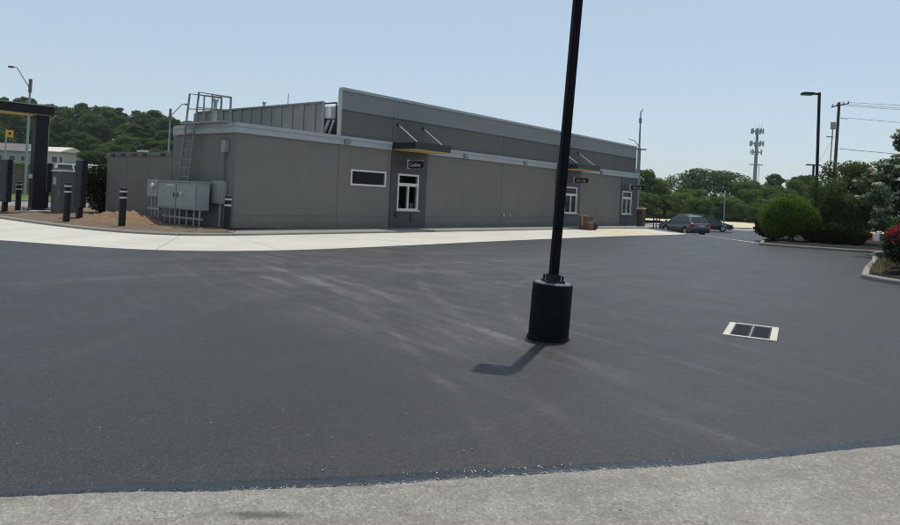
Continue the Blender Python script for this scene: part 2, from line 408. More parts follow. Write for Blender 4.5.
# ================================================================== SETTING
def grid_sheet(name, ss_, vs_, zf, mat, keep=None):
    nv = len(vs_); verts = []
    for s in ss_:
        for v in vs_: verts.append(tuple(W(s, v, zf(s, v))))
    faces = []
    for i in range(len(ss_) - 1):
        for j in range(nv - 1):
            if keep and not keep((ss_[i]+ss_[i+1])/2, (vs_[j]+vs_[j+1])/2): continue
            faces.append((i*nv+j, (i+1)*nv+j, (i+1)*nv+j+1, i*nv+j+1))
    me = bpy.data.meshes.new(name); me.from_pydata(verts, [], faces); me.materials.append(mat)
    for p in me.polygons: p.use_smooth = True
    return struct(link(name, me))
def spread(a, b, fine0, fine1, st):
    out = list(np.arange(fine0, fine1 + .01, st)); x = fine1; d = st
    while x < b: d *= 1.35; x += d; out.append(x)
    x = fine0; d = st; pre = []
    while x > a: d *= 1.35; x -= d; pre.append(x)
    return [float(q) for q in pre[::-1] + out]
ter = grid_sheet('terrain', spread(-2500, 2500, -60, 140, 2), spread(-2500, 2500, -70, 140, 2), lambda s, v: hsv(s, v) - .08, M['grass'])
lot = grid_sheet('parking_lot', [float(x) for x in np.arange(-46, 66.1, 1)], [float(x) for x in np.arange(-62, 14.1, 1)],
                 lambda s, v: hsv(s, v), M['asphalt'])

# old asphalt in front of the tar joint (a curved edge)
SEAL = [(-14, 1.1), (-9, 1.85), (-5, 2.58), (-2.05, 3.2), (-.95, 3.4), (.07, 3.62), (1.5, 4.0), (3.05, 4.5), (6, 5.55), (10, 7.1), (16, 9.6)]
def cr(pts, n):
    out = []
    for i in range(len(pts) - 1):
        p0 = pts[max(0, i-1)]; p1 = pts[i]; p2 = pts[i+1]; p3 = pts[min(len(pts)-1, i+2)]
        for k in range(n):
            t = k / n
            out.append(tuple(.5*((2*b)+(-a+c)*t+(2*a-5*b+4*c-d)*t*t+(-a+3*b-3*c+d)*t**3) for a, b, c, d in zip(p0, p1, p2, p3)))
    out.append(tuple(pts[-1])); return out
sc = cr(SEAL, 40)
sc = [(x, y + .006*math.sin(3.1*x) + .004*math.sin(7.7*x+1) + RNG.normal(0, .002)) for x, y in sc]
vv = []; ff = []
for i, (x, y) in enumerate(sc):
    vv += [(x, y, .004), (x + .6, y - 22, .004)]
    if i: b = 2*i; ff.append((b-2, b-1, b+1, b))
me = bpy.data.meshes.new('old_pavement'); me.from_pydata(vv, [], ff); me.materials.append(M['old_asphalt'])
struct(link('old_pavement', me))
vv = []; ff = []; nr = 7
for i, (x, y) in enumerate(sc):
    d = Vector((sc[min(i+1, len(sc)-1)][0] - sc[max(i-1, 0)][0], sc[min(i+1, len(sc)-1)][1] - sc[max(i-1, 0)][1])).normalized()
    nrm = Vector((-d.y, d.x)); a = -.045 + .006*math.sin(2.3*x) + RNG.normal(0, .003); bw = .075 + .008*math.sin(1.7*x+2) + RNG.normal(0, .003)
    for k in range(nr):
        tt = k / (nr - 1); o = a + (bw - a) * tt
        z = .0055 + .006 * math.sin(math.pi * tt) * (1 + .05*RNG.normal()) * (0 if k in (0, nr-1) else 1) - (.004 if k in (0, nr-1) else 0)
        vv.append((x + nrm.x*o, y + nrm.y*o, max(z, .0015)))
    if i:
        for k in range(nr-1):
            b = i*nr + k; ff.append((b-nr, b-nr+1, b+1, b))
me = bpy.data.meshes.new('tar_joint'); me.from_pydata(vv, [], ff); me.materials.append(M['seal'])
for p in me.polygons: p.use_smooth = True
struct(link('tar_joint', me))

# drive-through lane of concrete slabs
INNER = [(-4.3,16),(-4.3,11),(-4.27,7.5),(-4.0,3.2),(-3.4,.4),(-2.36,-1.05),(-.88,-1.45),(2,-1.5),(6,-1.5),(10,-1.5),(14,-1.5),(18,-1.5),(22,-1.5),(26,-1.5),(29.5,-1.5)]
OUTER = [(-8.6,16),(-8.6,10),(-8.5,5),(-7.9,1.0),(-6.75,-1.9),(-5.0,-4.85),(-2.4,-5.92),(1.6,-5.97),(6,-5.78),(10,-5.7),(14,-5.66),(18,-5.7),(22,-6.0),(25.2,-5.6),(28.6,-3.6)]
lane = bpy.data.objects.new('drive_lane', None); COL.objects.link(lane); struct(lane)
NI = 6
ci = cr(INNER, NI); co_ = cr(OUTER, NI)
def slab(p_in, p_out, name, mat, parent, top=.009, bot=-.12, gap=.007):
    # closed strip between two matched polylines, pulled in by the joint
    v = []; n = len(p_in)
    for k, (a, b) in enumerate(zip(p_in, p_out)):
        a = Vector(a); b = Vector(b); d = (b - a).normalized()
        e = 0
        if k == 0: e = gap
        if k == n-1: e = -gap
        if e:
            a2 = Vector(p_in[1] if k == 0 else p_in[-2]); b2 = Vector(p_out[1] if k == 0 else p_out[-2])
            a = a + (a2 - a).normalized()*gap; b = b + (b2 - b).normalized()*gap
        for q in (a, b):
            h = hsv(q.x, q.y)
            v.append(tuple(W(q.x, q.y, h + top))); v.append(tuple(W(q.x, q.y, h + bot)))
    f = []
    for k in range(n-1):
        i = 4*k; j = i+4
        f += [(i, j, j+2, i+2), (i+1, i+3, j+3, j+1), (i, i+1, j+1, j), (i+2, j+2, j+3, i+3)]
    f += [(0, 2, 3, 1), (4*n-4, 4*n-3, 4*n-1, 4*n-2)]
    me = bpy.data.meshes.new(name); me.from_pydata(v, [], f); me.materials.append(mat)
    return link(name, me, parent)
step = NI
for k in range(0, len(ci)-1, step):
    a, b = ci[k:k+step+1], co_[k:k+step+1]
    mid_ = [tuple((x+y)/2 for x, y in zip(p, q)) for p, q in zip(a, b)]
    def toward(p, q, d): 
        p = Vector(p); q = Vector(q); return tuple(p + (q-p).normalized()*d)
    slab(a, [toward(m, p, .006) for m, p in zip(mid_, a)], 'concrete_slab', M['concrete'], lane)
    slab([toward(m, q, .006) for m, q in zip(mid_, b)], b, 'concrete_slab', M['concrete'], lane)
# flush concrete gutter crossing towards the planted island
gut = bpy.data.objects.new('concrete_gutter', None); COL.objects.link(gut); struct(gut)
GA = [(25.3,-5.75),(23.8,-6.9),(22.3,-8.2),(20.8,-9.6),(19.2,-11.1)]; GB = [(26.3,-5.1),(24.6,-6.3),(23.1,-7.6),(21.6,-9.0),(20.0,-10.6)]
for k in range(4): slab(cr(GA[k:k+2], 8), cr(GB[k:k+2], 8), 'gutter_slab', M['gutter'], gut, top=.025)

# kerbs: pieces with joints
def kerb_line(pts, name, width=.16, h=.07, piece=6, inward=1, mat='kerb', zf=None):
    root = bpy.data.objects.new(name, None); COL.objects.link(root); struct(root)
    for k in range(0, len(pts)-1, piece):
        seg = pts[k:k+piece+1]; n = len(seg); v = []; f = []
        for i, p in enumerate(seg):
            d = (Vector(seg[min(i+1, n-1)]) - Vector(seg[max(i-1, 0)])).normalized(); nn = Vector((-d.y, d.x)) * inward
            q = Vector(p)
            if i == 0: q = q + d*.006
            if i == n-1: q = q - d*.006
            g = hsv(q.x, q.y)
            for off, z in ((0, -.12), (0.004, h-.03), (.03, h), (width, h), (width, -.12)):
                w = q + nn*off; v.append(tuple(W(w.x, w.y, g + z)))
        for i in range(n-1):
            for j in range(5):
                j2 = (j+1) % 5; f.append((5*i+j, 5*i+j2, 5*i+5+j2, 5*i+5+j))
        f += [(4, 3, 2, 1, 0), tuple(5*(n-1)+j for j in range(5))]
        me = bpy.data.meshes.new('kerb_stone'); me.from_pydata(v, [], f)
        bm = bmesh.new(); bm.from_mesh(me); bmesh.ops.recalc_face_normals(bm, faces=bm.faces); bm.to_mesh(me); bm.free()
        me.materials.append(M[mat]); link('kerb_stone', me, root)
    return root
kerb_line(ci, 'lane_kerb', h=.09)
# walk between kerb and building, in slabs
walk = bpy.data.objects.new('building_walk', None); COL.objects.link(walk); struct(walk)
for k in range(15):
    a, b = -.6 + 2.1*k, -.6 + 2.1*(k+1)
    slab([(a, -.0), (b, -.0)], [(a, -1.325), (b, -1.325)], 'walk_slab', M['walk'], walk, top=.075)
# planting bed of bare orange soil left of the building
inn = [(x, y) for x, y in ci if x < -.9]
bedv = []; bedf = []
nb = 22
for i, (x, y) in enumerate(inn):
    for j in range(nb):
        t = j/(nb-1); s = x + .15 + (4.4 - x) * t if y > -.2 else x + .12 + (-.65 - x - .12)*t
        vq = y + (.15 if y < -.2 else 0)
        z = .055 + .05*ss(0, .3, t)*(RNG.random()-.3) + (.07*ss(0, .3, t))
        bedv.append(tuple(W(s, vq, z)))
    if i:
        for j in range(nb-1):
            b = i*nb + j; bedf.append((b-nb, b-nb+1, b+1, b))
me = bpy.data.meshes.new('soil_bed'); me.from_pydata(bedv, [], bedf); me.materials.append(M['bed_soil'])
for p in me.polygons: p.use_smooth = True
struct(link('soil_bed', me))

# road and verges beyond the bed (left) and beyond the exit (right)
def strip(name, s0, s1, v0, v1, dz, mat, st=3.0):
    return grid_sheet(name, [float(x) for x in np.arange(s0, s1+.01, st)], [float(x) for x in np.linspace(v0, v1, max(2, int((v1-v0)/2)+1))], lambda s, v: hsv(s, v)+dz, mat)
strip('side_road', -60, 90, 17, 26, .02, M['road'])
kerb_line([(float(s), 26.1) for s in np.arange(-30, 40, 1.5)], 'road_kerb', width=.18, h=.13, piece=4, inward=1)
def line_sheet(name, pts, w, dz, mat):
    v = []; f = []
    for i, (x, y) in enumerate(pts):
        a = Vector(pts[max(i-1, 0)]); b = Vector(pts[min(i+1, len(pts)-1)]); d = (b-a).normalized(); nn = Vector((-d.y, d.x))
        m = 5
        for k in range(m):
            q = Vector((x, y)) + nn*w*(k/(m-1)-.5); v.append((q.x, q.y, hxy(q.x, q.y) + dz))
        if i:
            for k in range(m-1): b_ = i*m + k; f.append((b_-m, b_-m+1, b_+1, b_))
    me = bpy.data.meshes.new(name); me.from_pydata(v, [], f); me.materials.append(mat); return struct(link(name, me))
line_sheet('dry_verge', [(float(x), 101 + .1*x) for x in range(-20, 220, 5)], 34, .02, M['sand'])
line_sheet('far_road', [(float(x), 76 + .1*x) for x in range(-20, 200, 5)], 9, .03, M['road'])

# ================================================================== RESTAURANT BUILDING (local x along the long wall, y into the building)
bld = thing('restaurant_building', 'long low grey restaurant building with two drive-through awnings and pale trim', 'building', W(0, 0, 0), ROTB)
P_ = .075                                   # walk level
def wp(x0, x1, z0, z1, mat='wall', y0=0.0, y1=.3, name='wall_panel'):
    return MB().box(x0, x1, y0, y1, z0, z1).build(name, M[mat], bld, bevel=.004)
J = .005
ZB, ZJ, ZT = -.2, .55, 3.26
spans = [(0, 4.4), (9.4, 15.0), (15.0, 20.2), (23.0, 28.4)]
for a, b in spans:
    wp(a + (J if a else 0), b - J, ZB, ZJ - J, y0=-.006, name='base_panel'); wp(a + (J if a else 0), b - J, ZJ, ZT)
wp(4.4 + J, 7.2 - J, ZB, ZJ - J, y0=-.006, name='base_panel')
MB().holed(4.4+J, 7.2-J, ZJ, ZT, 5.06, 6.9, 1.77, 2.33, 0, .3).build('wall_panel', M['wall'], bld)
# backing behind the joints
bk = MB()
for a, b in [(0.05, 5.0), (9.3, 21.2), (22.7, 28.5)]: bk.box(a, b, .04, .25, -.19, 3.2)
bk.build('wall_backing', M['wall'], bld)
# accent bays with the service windows
def service_bay(x0, x1, wx0, wx1, z0=.84, z1=2.31):
    MB().holed(x0, x1, ZB, ZT, wx0, wx1, z0, z1, -.03, .3).build('accent_panel', M['panel'], bld)
    w = MB().frame(wx0 - .02, wx1 + .02, z0 - .02, z1 + .02, .075, -.055, .12).build('service_window', M['frame'], bld, bevel=.004)
    zt = z0 + .98
    MB().box(wx0 + .055, wx1 - .055, -.04, .1, zt, zt + .13).build('transom_bar', M['frame'], w)
    mx = (wx0 + wx1) / 2 + .02
    MB().box(mx - .035, mx + .035, -.04, .1, z0 + .055, zt).build('mullion', M['frame'], w)
    MB().box(wx0 + .05, mx - .03, .02, .03, z0 + .05, zt + .01).build('pane', M['glass'], w)
    MB().box(mx + .03, wx1 - .05, .035, .045, z0 + .05, zt + .01).build('pane', M['glass'], w)
    MB().box(wx0 + .05, wx1 - .05, .03, .04, zt + .12, z1 - .05).build('pane', M['glass'], w)
    MB().box(wx0 - .08, wx1 + .08, -.14, .0, z0 - .06, z0 - .022).build('counter_ledge', M['frame'], w, bevel=.004)
    return w
w1 = service_bay(7.2, 9.4, 7.62, 8.86)
w2 = service_bay(20.2, 23.0, 21.2, 22.6)
w3 = service_bay(28.4, 30.85, 28.62, 29.98)
# little things seen behind and below the first window
MB().box(7.72, 7.98, .1, .25, .9, 1.08).build('red_notice', M['red'], w1)
MB().box(8.5, 8.74, .1, .25, .9, 1.12).build('white_notice', M['white'], w1)
MB().box(8.44, 8.66, -.07, -.028, .34, .66).build('outlet_cover', M['receptacle'], bld, bevel=.01)
MB().box(7.5, 7.58, -.06, -.028, .52, .76).build('outlet_cover', M['black'], bld, bevel=.01)
# strip window
sw = MB().frame(5.03, 6.93, 1.74, 2.36, .07, -.03, .12).build('strip_window', M['frame'], bld, bevel=.004)
MB().box(5.1, 6.86, .03, .04, 1.81, 2.29).build('pane', M['glass'], sw)
# side wall, far end wall, back wall
wp(0.0, .3, ZJ, ZT, y0=.3, y1=3.7); wp(-.006, .3, ZB, ZJ - J, y0=.3, y1=3.7, name='base_panel')
wp(30.55, 30.85, ZB, ZT, y0=.3, y1=10.2); wp(4.4, 30.5, ZB, ZT, y0=10.21, y1=10.5); wp(0, 4.4, ZB, ZT, y0=3.71, y1=4.0)
wp(4.4, 4.7, ZB, ZT, y0=4.01, y1=10.2)
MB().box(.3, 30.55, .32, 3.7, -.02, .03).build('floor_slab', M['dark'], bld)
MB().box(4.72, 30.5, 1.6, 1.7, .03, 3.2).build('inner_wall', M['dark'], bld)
# pale trim band (front in lengths, returns on the side)
for i, (a, b) in enumerate([(-.07, 4.4), (4.4, 7.15), (9.45, 14.9), (14.9, 20.15), (23.05, 28.4), (28.4, 31.0)]):
    MB().box(a + .003, b - .003, -.07, .06, 3.25, 3.46).box(a + .003, b - .003, -.10, .08, 3.455, 3.58).build('trim_band', M['trim'], bld, bevel=.006)
MB().box(-.07, .06, .065, 3.75, 3.25, 3.46).box(-.10, .08, .085, 3.78, 3.455, 3.58).build('trim_band', M['trim'], bld, bevel=.006)
MB().box(-.0, 4.3, 3.9, 4.05, 3.2, 3.57).build('trim_band', M['trim'], bld)
MB().box(30.87, 31.0, .065, 10.5, 3.25, 3.57).build('trim_band', M['trim'], bld)
for a, b in ((7.15, 9.45), (20.15, 23.05)): MB().box(a, b, -.03, .06, 3.262, 3.56).build('awning_backing', M['wall_mid'], bld)
MB().box(.1, 4.4, .1, 3.9, 3.3, 3.36).build('roof', M['roof'], bld)
MB().box(4.7, 30.55, .35, 10.2, 3.3, 3.36).build('roof', M['roof'], bld)
# high parapet: slate wall, lighter metal band, coping lip
for a, b in [(4.4, 7.2), (7.2, 15.0), (15.0, 23.0), (23.0, 30.5)]:
    MB().box(a + .006, b - .006, .0, .12, 3.585, 4.57).build('parapet_panel', M['wall_mid'], bld, bevel=.004)
    MB().box(a + .002, b - .002, -.045, .13, 4.572, 5.28).build('parapet_band', M['band'], bld, bevel=.005)
    MB().box(a + .001, b - .001, -.085, .17, 5.282, 5.4).build('coping', M['trim'], bld, bevel=.008)
MB().box(4.37, 4.408, -.05, .15, 3.585, 5.281).build('parapet_end_cap', M['trim'], bld)
MB().box(30.5, 30.55, -.03, .34, 3.585, 5.281).build('parapet_end_cap', M['trim'], bld)
MB().box(4.42, 30.45, .125, .14, 3.4, 4.57).build('parapet_back', M['roof'], bld)
MB().box(30.2, 30.5, .3, 10.5, 3.36, 5.0).build('parapet_return', M['wall_mid'], bld)
# roof screen of standing metal panels on the near end of the high roof
x = 1.12; k = 0
while x < 10.2:
    MB().box(4.42 - .03*(k % 2), 4.5, x + .004, x + .356, 3.3, 4.86).build('screen_panel', M['screen'], bld, bevel=.006); x += .36; k += 1
MB().box(4.35, 4.52, 1.1, 10.25, 4.862, 4.93).build('screen_cap', M['screen'], bld)
MB().box(4.4, 4.5, 1.06, 1.1, 3.3, 4.93).build('screen_post', M['trim'], bld)
# the gap beside the parapet: frame, braces and a pale roof unit
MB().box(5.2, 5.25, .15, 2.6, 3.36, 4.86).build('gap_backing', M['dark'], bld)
MB().tube([(4.5, .38, 3.4), (4.5, .38, 4.85)], .03, 6).tube([(4.5, .38, 4.85), (4.5, 1.05, 4.85)], .03, 6).tube([(4.5, .38, 3.62), (4.5, 1.05, 3.62)], .03, 6).build('brace_frame', M['black'], bld)
MB().tube([(4.6, .9, 4.22), (4.6, 1.25, 3.6)], .06, 6).build('brace', M['trim'], bld); MB().tube([(4.7, .75, 4.2), (4.7, 1.0, 3.65)], .05, 6).build('brace', M['trim'], bld)
MB().box(4.6, 5.0, .82, 1.2, 4.3, 4.76).build('roof_unit', M['white'], bld, bevel=.02)
# roof vents
MB().tube([(6.0, 7.2, 3.36), (6.0, 7.2, 5.45)], .06, 8).lathe([(.09, 5.38), (.09, 5.45), (.02, 5.5)], 10, (6.0, 7.2)).build('vent_pipe', M['steel'], bld)
MB().tube([(5.4, 4.6, 3.36), (5.4, 4.6, 5.6)], .02, 6).build('antenna', M['steel'], bld)
# scupper boxes on the trim
for sx_ in (4.7, 11.95, 16.95, 25.5):
    MB().box(sx_ - .13, sx_ + .13, -.145, -.101, 3.28, 3.47).build('scupper_box', M['band'], bld, bevel=.006)
# hose bibs low on the wall
for hx in (15.2, 15.75):
    MB().box(hx, hx + .16, -.05, 0, .62, .74).build('hose_box', M['steel'], bld, bevel=.01)
# wall light by the far bay and downspout at the far corner
MB().tube([(30.95, -.09, 3.26), (30.95, -.09, .1)], .05, 8).build('downspout', M['light_metal'], bld)

# awnings with soffit, fascia and hanger rods
def awning(x0, x1, D=1.3):
    a = MB().box(x0, x1, -D, -.032, 3.3, 3.56).build('awning', M['awning'], bld, bevel=.008)
    MB().box(x0 + .02, x1 - .02, -D + .02, -.05, 3.272, 3.299).build('soffit', M['soffit'], a)
    MB().box(x0 - .012, x1 + .012, -D - .012, -D + .03, 3.5, 3.59).build('fascia_lip', M['awning'], a)
    for hx in (x0 + .3, x1 - .35):
        MB().tube([(hx, -.02, 4.33), (hx, -D + .12, 3.56)], .02, 6).build('hanger_rod', M['frame'], a)
        MB().lathe([(.07, 0), (.07, .05), (.03, .06)], 10).build('rod_anchor', M['awning'], a, loc=(hx, .0, 4.33), rot=(math.pi/2, 0, 0))
awning(7.2, 9.4); awning(20.3, 22.95)

# blade signs standing out from the wall
def text_mesh(body, size, ext=.004):
    cu = bpy.data.curves.new('lettering', 'FONT'); cu.body = body; cu.size = size; cu.extrude = ext
    cu.align_x = 'CENTER'; cu.align_y = 'CENTER'
    o = bpy.data.objects.new('tmp', cu); COL.objects.link(o)
    dg = bpy.context.evaluated_depsgraph_get(); me = bpy.data.meshes.new_from_object(o.evaluated_get(dg))
    bpy.data.objects.remove(o); bpy.data.curves.remove(cu); return me
def blade_sign(x, z, body, D=.95, size=.17, y0=-.2, hh=.13):
    s = MB().box(x - .05, x + .05, y0 - D, y0, z - hh, z + hh).build('blade_sign', M['black'], bld, bevel=.01)
    MB().box(x - .06, x + .06, y0, y0 + .05, z - hh - .03, z + hh + .08).build('sign_bracket', M['frame'], s)
    MB().box(x - .03, x + .03, y0 - D*.98, -.02, z + hh + .03, z + hh + .06).build('sign_arm', M['steel'], s)
    me = text_mesh(body, size); me.materials.append(M['white'])
    link('lettering', me, s, (x - .056, y0 - D/2, z - .01), (math.pi/2, 0, -math.pi/2))
blade_sign(8.05, 2.72, 'Cashier', size=.21, D=.8)
blade_sign(22.0, 2.72, 'Pick Up', size=.19, D=.85)
blade_sign(29.5, 2.6, 'Pick Up', size=.19, D=.95)

# ladder on the side wall with roof guard rails
lad = MB().tube([(-.32, 3.05, .3), (-.32, 2.45, 4.62), (-.32, .45, 4.36)], .036, 8).tube([(-.32, 2.45, .3), (-.32, 1.85, 4.64), (-.32, -.1, 4.34)], .036, 8).build('roof_ladder', M['ladder'], bld, smooth=True)
for i in range(11):
    z = .55 + .3*i; q = (z - .3) / 4.32
    MB().tube([(-.32, 3.05 - .6*q, z), (-.32, 2.45 - .6*q, z)], .028, 6).build('rung', M['ladder'], lad)
gr = MB().tube([(-.32, .45, 3.55), (-.32, .45, 4.36)], .034, 6).tube([(-.32, -.1, 3.55), (-.32, -.1, 4.34)], .034, 6).tube([(-.32, 1.5, 3.55), (-.32, 1.5, 4.5)], .026, 6)\
    .tube([(-.32, 1.0, 3.55), (-.32, 1.0, 4.48)], .026, 6).tube([(-.32, 2.52, 4.1), (-.32, .45, 3.95)], .018, 6).tube([(-.32, 1.9, 4.12), (-.32, -.1, 3.93)], .018, 6).build('guard_rail', M['ladder'], bld)
MB().box(-.36, -.03, .3, 2.9, 3.585, 3.615).build('ladder_landing', M['trim'], bld)
MB().tube([(.4, 2.0, 3.36), (.4, 2.0, 4.5)], .07, 8).lathe([(.1, 4.4), (.11, 4.5), (.04, 4.58)], 12, (.4, 2.0)).build('vent_pipe', M['light_metal'], bld)

# disconnect box and conduit fixed to the side wall
db = MB().box(-.2, -.003, .36, .98, .9, 1.66).build('disconnect_box', M['cabinet'], bld, bevel=.015)
MB().box(-.225, -.2, .42, .92, .96, 1.6).build('box_door', M['cabinet'], db, bevel=.008)
MB().tube([(-.08, .5, 1.66), (-.08, .5, 2.7)], .03, 8).build('conduit', M['cabinet_dark'], db)
MB().box(-.16, -.003, .38, .6, 2.6, 3.0).build('junction_box', M['cabinet'], db, bevel=.01)
MB().tube([(-.08, .6, .9), (-.08, .6, .05)], .04, 8).build('conduit', M['cabinet'], db)

# ------------------------------------------------------------------ low enclosure wall behind the soil pile
enc = thing('enclosure_wall', 'low plain grey enclosure wall behind the pile of orange soil', 'wall', W(0, 3.85, 0), ROTB)
for i in range(3):
    MB().box(.0, .2, .17 + 1.75*i + .006, .17 + 1.75*(i+1) - .006, -.1, 2.5).build('wall_panel', M['wall'], enc, bevel=.004)
MB().box(.21, 4.3, 5.22, 5.4, -.1, 2.5).build('wall_panel', M['wall'], enc)
MB().box(-.03, .23, .15, 5.46, 2.502, 2.66).build('wall_cap', M['wall'], enc, bevel=.01)
for yy in (4.85, 4.0, 3.0, 2.2, .8): MB().box(-.05, -.031, yy - .16, yy + .16, 2.49, 2.6).build('scupper', M['dark'], enc)
MB().box(-.06, .2, 2.35, 2.8, 2.662, 2.72).build('wall_light', M['white'], enc, bevel=.01)

# ------------------------------------------------------------------ electrical cabinets on their rack
def legs(root, xs, x, z0, z1, mat='steel', r=.03):
    for y in xs: MB().tube([(x, y, z0), (x, y, z1)], r, 6).build('post', M[mat], root)
ec = thing('electrical_cabinet', 'wide grey electrical cabinet on a rack of steel posts', 'cabinet', W(-.7, 0, .06), ROTB)
MB().box(-.12, .32, .78, 3.36, .6, 1.5).build('cabinet_body', M['cabinet'], ec, bevel=.012)
MB().box(-.145, -.122, .84, 2.04, .66, 1.44).build('cabinet_door', M['cabinet'], ec, bevel=.008); MB().box(-.145, -.122, 2.1, 3.3, .66, 1.44).build('cabinet_door', M['cabinet'], ec, bevel=.008)
MB().box(-.17, .36, .74, 3.4, 1.502, 1.54).build('cabinet_roof', M['light_metal'], ec, bevel=.006)
MB().lathe([(.06, 0), (.06, .05), (.04, .07)], 16).build('meter_dial', M['reflect'], ec, loc=(-.146, 1.7, 1.12), rot=(0, -math.pi/2, 0))
MB().box(-.151, -.146, 2.2, 2.7, 1.36, 1.42).build('name_plate', M['reflect'], ec)
for yy in (1.95, 2.2): MB().box(-.165, -.146, yy - .02, yy + .02, .98, 1.14).build('door_latch', M['black'], ec, bevel=.005)
legs(ec, (.95, 1.3, 1.75, 2.2, 2.5, 2.85, 3.2), .1, 0, .6)
MB().box(.06, .14, .8, 3.35, .28, .34).build('rack_rail', M['steel'], ec)
em = thing('electric_meter', 'small grey electric meter box with round dial left of the wide cabinet', 'meter', W(-.7, 0, .06), ROTB)
MB().box(-.1, .15, 3.42, 4.18, .95, 1.55).build('meter_box', M['cabinet'], em, bevel=.012)
MB().lathe([(.1, 0), (.1, .06), (.08, .1), (.03, .11)], 18).build('meter_dial', M['reflect'], em, loc=(-.1, 3.7, 1.32), rot=(0, -math.pi/2, 0))
legs(em, (3.55, 3.8, 4.05), .05, 0, .95)
MB().box(.0, .1, 3.45, 4.3, .5, .56).build('rack_rail', M['steel'], em)

# ------------------------------------------------------------------ bollards
def bollard(px, py, h, label):
    b = thing('bollard', label, 'bollard', (px, py, hxy(px, py)), 0, 'black striped bollards by the drive-through lane')
    MB().lathe([(.105, 0), (.105, h - .06), (.1, h - .02), (.06, h), (.01, h + .006)], 20).build('post', M['black'], b, smooth=True)
    for z in (h - .34, h - .15): MB().lathe([(.109, z), (.109, z + .055)], 20).build('reflective_stripe', M['reflect'], b, smooth=True)
q = W(-.34, -.25); bollard(q.x, q.y, 1.2, 'black bollard with two pale stripes against the corner of the grey building')
q = W(-2.6, 2.05); bollard(q.x, q.y, 1.3, 'black striped bollard standing alone in front of the orange soil pile')
q = W(-3.2, 4.75); bollard(q.x, q.y, 1.38, 'black striped bollard in front of the dark grey utility cabinet')
q = W(-2.3, 12.0); bollard(q.x, q.y, 1.3, 'black striped bollard left of the thick canopy column')

# ------------------------------------------------------------------ order canopy, menu boards, utility cabinet
can = thing('order_canopy', 'black drive-through order canopy on one thick square column', 'canopy', W(-2.1, 10.6, 0), ROTB)
MB().box(-.23, .23, -.23, .23, .22, 3.98).build('column', M['black'], can, bevel=.015)
MB().lathe([(.55, 0), (.55, .18), (.5, .2)], 20).build('footing', M['concrete'], can)
MB().box(-.38, .38, -.38, .38, .2, .235).build('base_plate', M['black'], can)
for a, b in ((-.34,-.34),(.34,-.34),(.34,.34),(-.34,.34)): MB().tube([(a, b, .23), (a, b, .3)], .02, 6).build('anchor_bolt', M['steel'], can)
MB().box(-7.5, .32, -.45, .8, 4.0, 4.33).build('canopy_roof', M['black'], can, bevel=.015)
MB().box(-7.4, .25, -.38, .72, 3.975, 3.998).build('soffit', M['soffit'], can)
MB().box(-7.52, .36, -.49, .84, 4.335, 4.37).build('roof_edge', M['light_metal'], can)
MB().box(-.3, -.232, -.12, .12, 1.45, 1.62).build('speaker_box', M['reflect'], can)
def menu_board(s, v, w, z0, z1, label, rz=0):
    m = thing('menu_board', label, 'menu board', W(s, v, .05), ROTB + rz, 'black menu boards along the lane')
    MB().box(-.09, .09, -w/2, w/2, z0, z1).build('board_case', M['black'], m, bevel=.012)
    MB().box(-.1, -.0905, -w/2 + .08, w/2 - .08, z0 + .1, z1 - .1).build('screen', M['black'], m)
    MB().box(-.08, .08, -.11, .11, .04, z0).build('post', M['black'], m)
    MB().box(-.22, .22, -.22, .22, 0, .04).build('base_plate', M['black'], m)
menu_board(-2.2, 6.25, .62, .45, 2.12, 'slim black menu board between the utility cabinet and the dark shrub')
menu_board(-2.95, 11.45, .85, .42, 2.1, 'black menu board left of the bollard at the left edge')
menu_board(-.6, 13.9, .75, .85, 2.1, 'black menu board half hidden behind the thick canopy column')
uc = thing('utility_cabinet', 'dark grey utility cabinet with a pale notice near the soil', 'cabinet', W(-1.4, 9.7, .05), ROTB)
MB().box(-.35, .35, -.45, .45, .08, 1.72).build('cabinet_body', M['cabinet_dark'], uc, bevel=.015)
MB().box(-.38, .38, -.49, .49, 1.722, 1.78).build('cabinet_roof', M['white'], uc, bevel=.008)
MB().box(-.4, .4, -.52, .52, -.05, .08).build('base_plinth', M['kerb'], uc)
MB().box(-.362, -.352, -.02, .28, 1.2, 1.5).build('notice', M['reflect'], uc); MB().box(-.364, -.352, -.4, -.35, .8, 1.0).build('door_handle', M['steel'], uc)
ft = MB().lathe([(.5, 0), (.5, .09), (.46, .11)], 20).build('concrete_footing', M['concrete'], None, loc=W(-2.2, 6.25, -.02)); tag(ft, 'round concrete pad under the slim menu board', 'footing')

# soil pile: lumpy mound
def mound(name, c, rx, ry, h, rz, mat, seed, n=44):
    rg = np.random.default_rng(seed); v = []; f = []
    ph = rg.random((6, 2)) * 6.28; fr = rg.uniform(2.0, 9, (6, 2))
    for i in range(n):
        for j in range(n):
            a = (i/(n-1)*2-1); b = (j/(n-1)*2-1); r = math.hypot(a, b)
            base = max(0, 1 - r**1.7)
            lump = sum(math.sin(fr[k,0]*a*2 + ph[k,0]) * math.sin(fr[k,1]*b*2 + ph[k,1]) for k in range(6)) / 6
            z = h * base * (1 + .45*lump) + .05*base*rg.normal() - .06*(r > 1)
            v.append((a*rx, b*ry, z))
    for i in range(n-1):
        for j in range(n-1): b = i*n+j; f.append((b, b+n, b+n+1, b+1))
    me = bpy.data.meshes.new(name); me.from_pydata(v, [], f); me.materials.append(mat)
    for p in me.polygons: p.use_smooth = True
    return link(name, me, None, c, (0, 0, rz))
tag(mound('soil_pile', W(-1.35, 4.6, .06), 1.25, 2.6, .33, ROTB, M['soil'], 3), 'pile of loose orange soil in front of the low enclosure wall', 'soil pile')

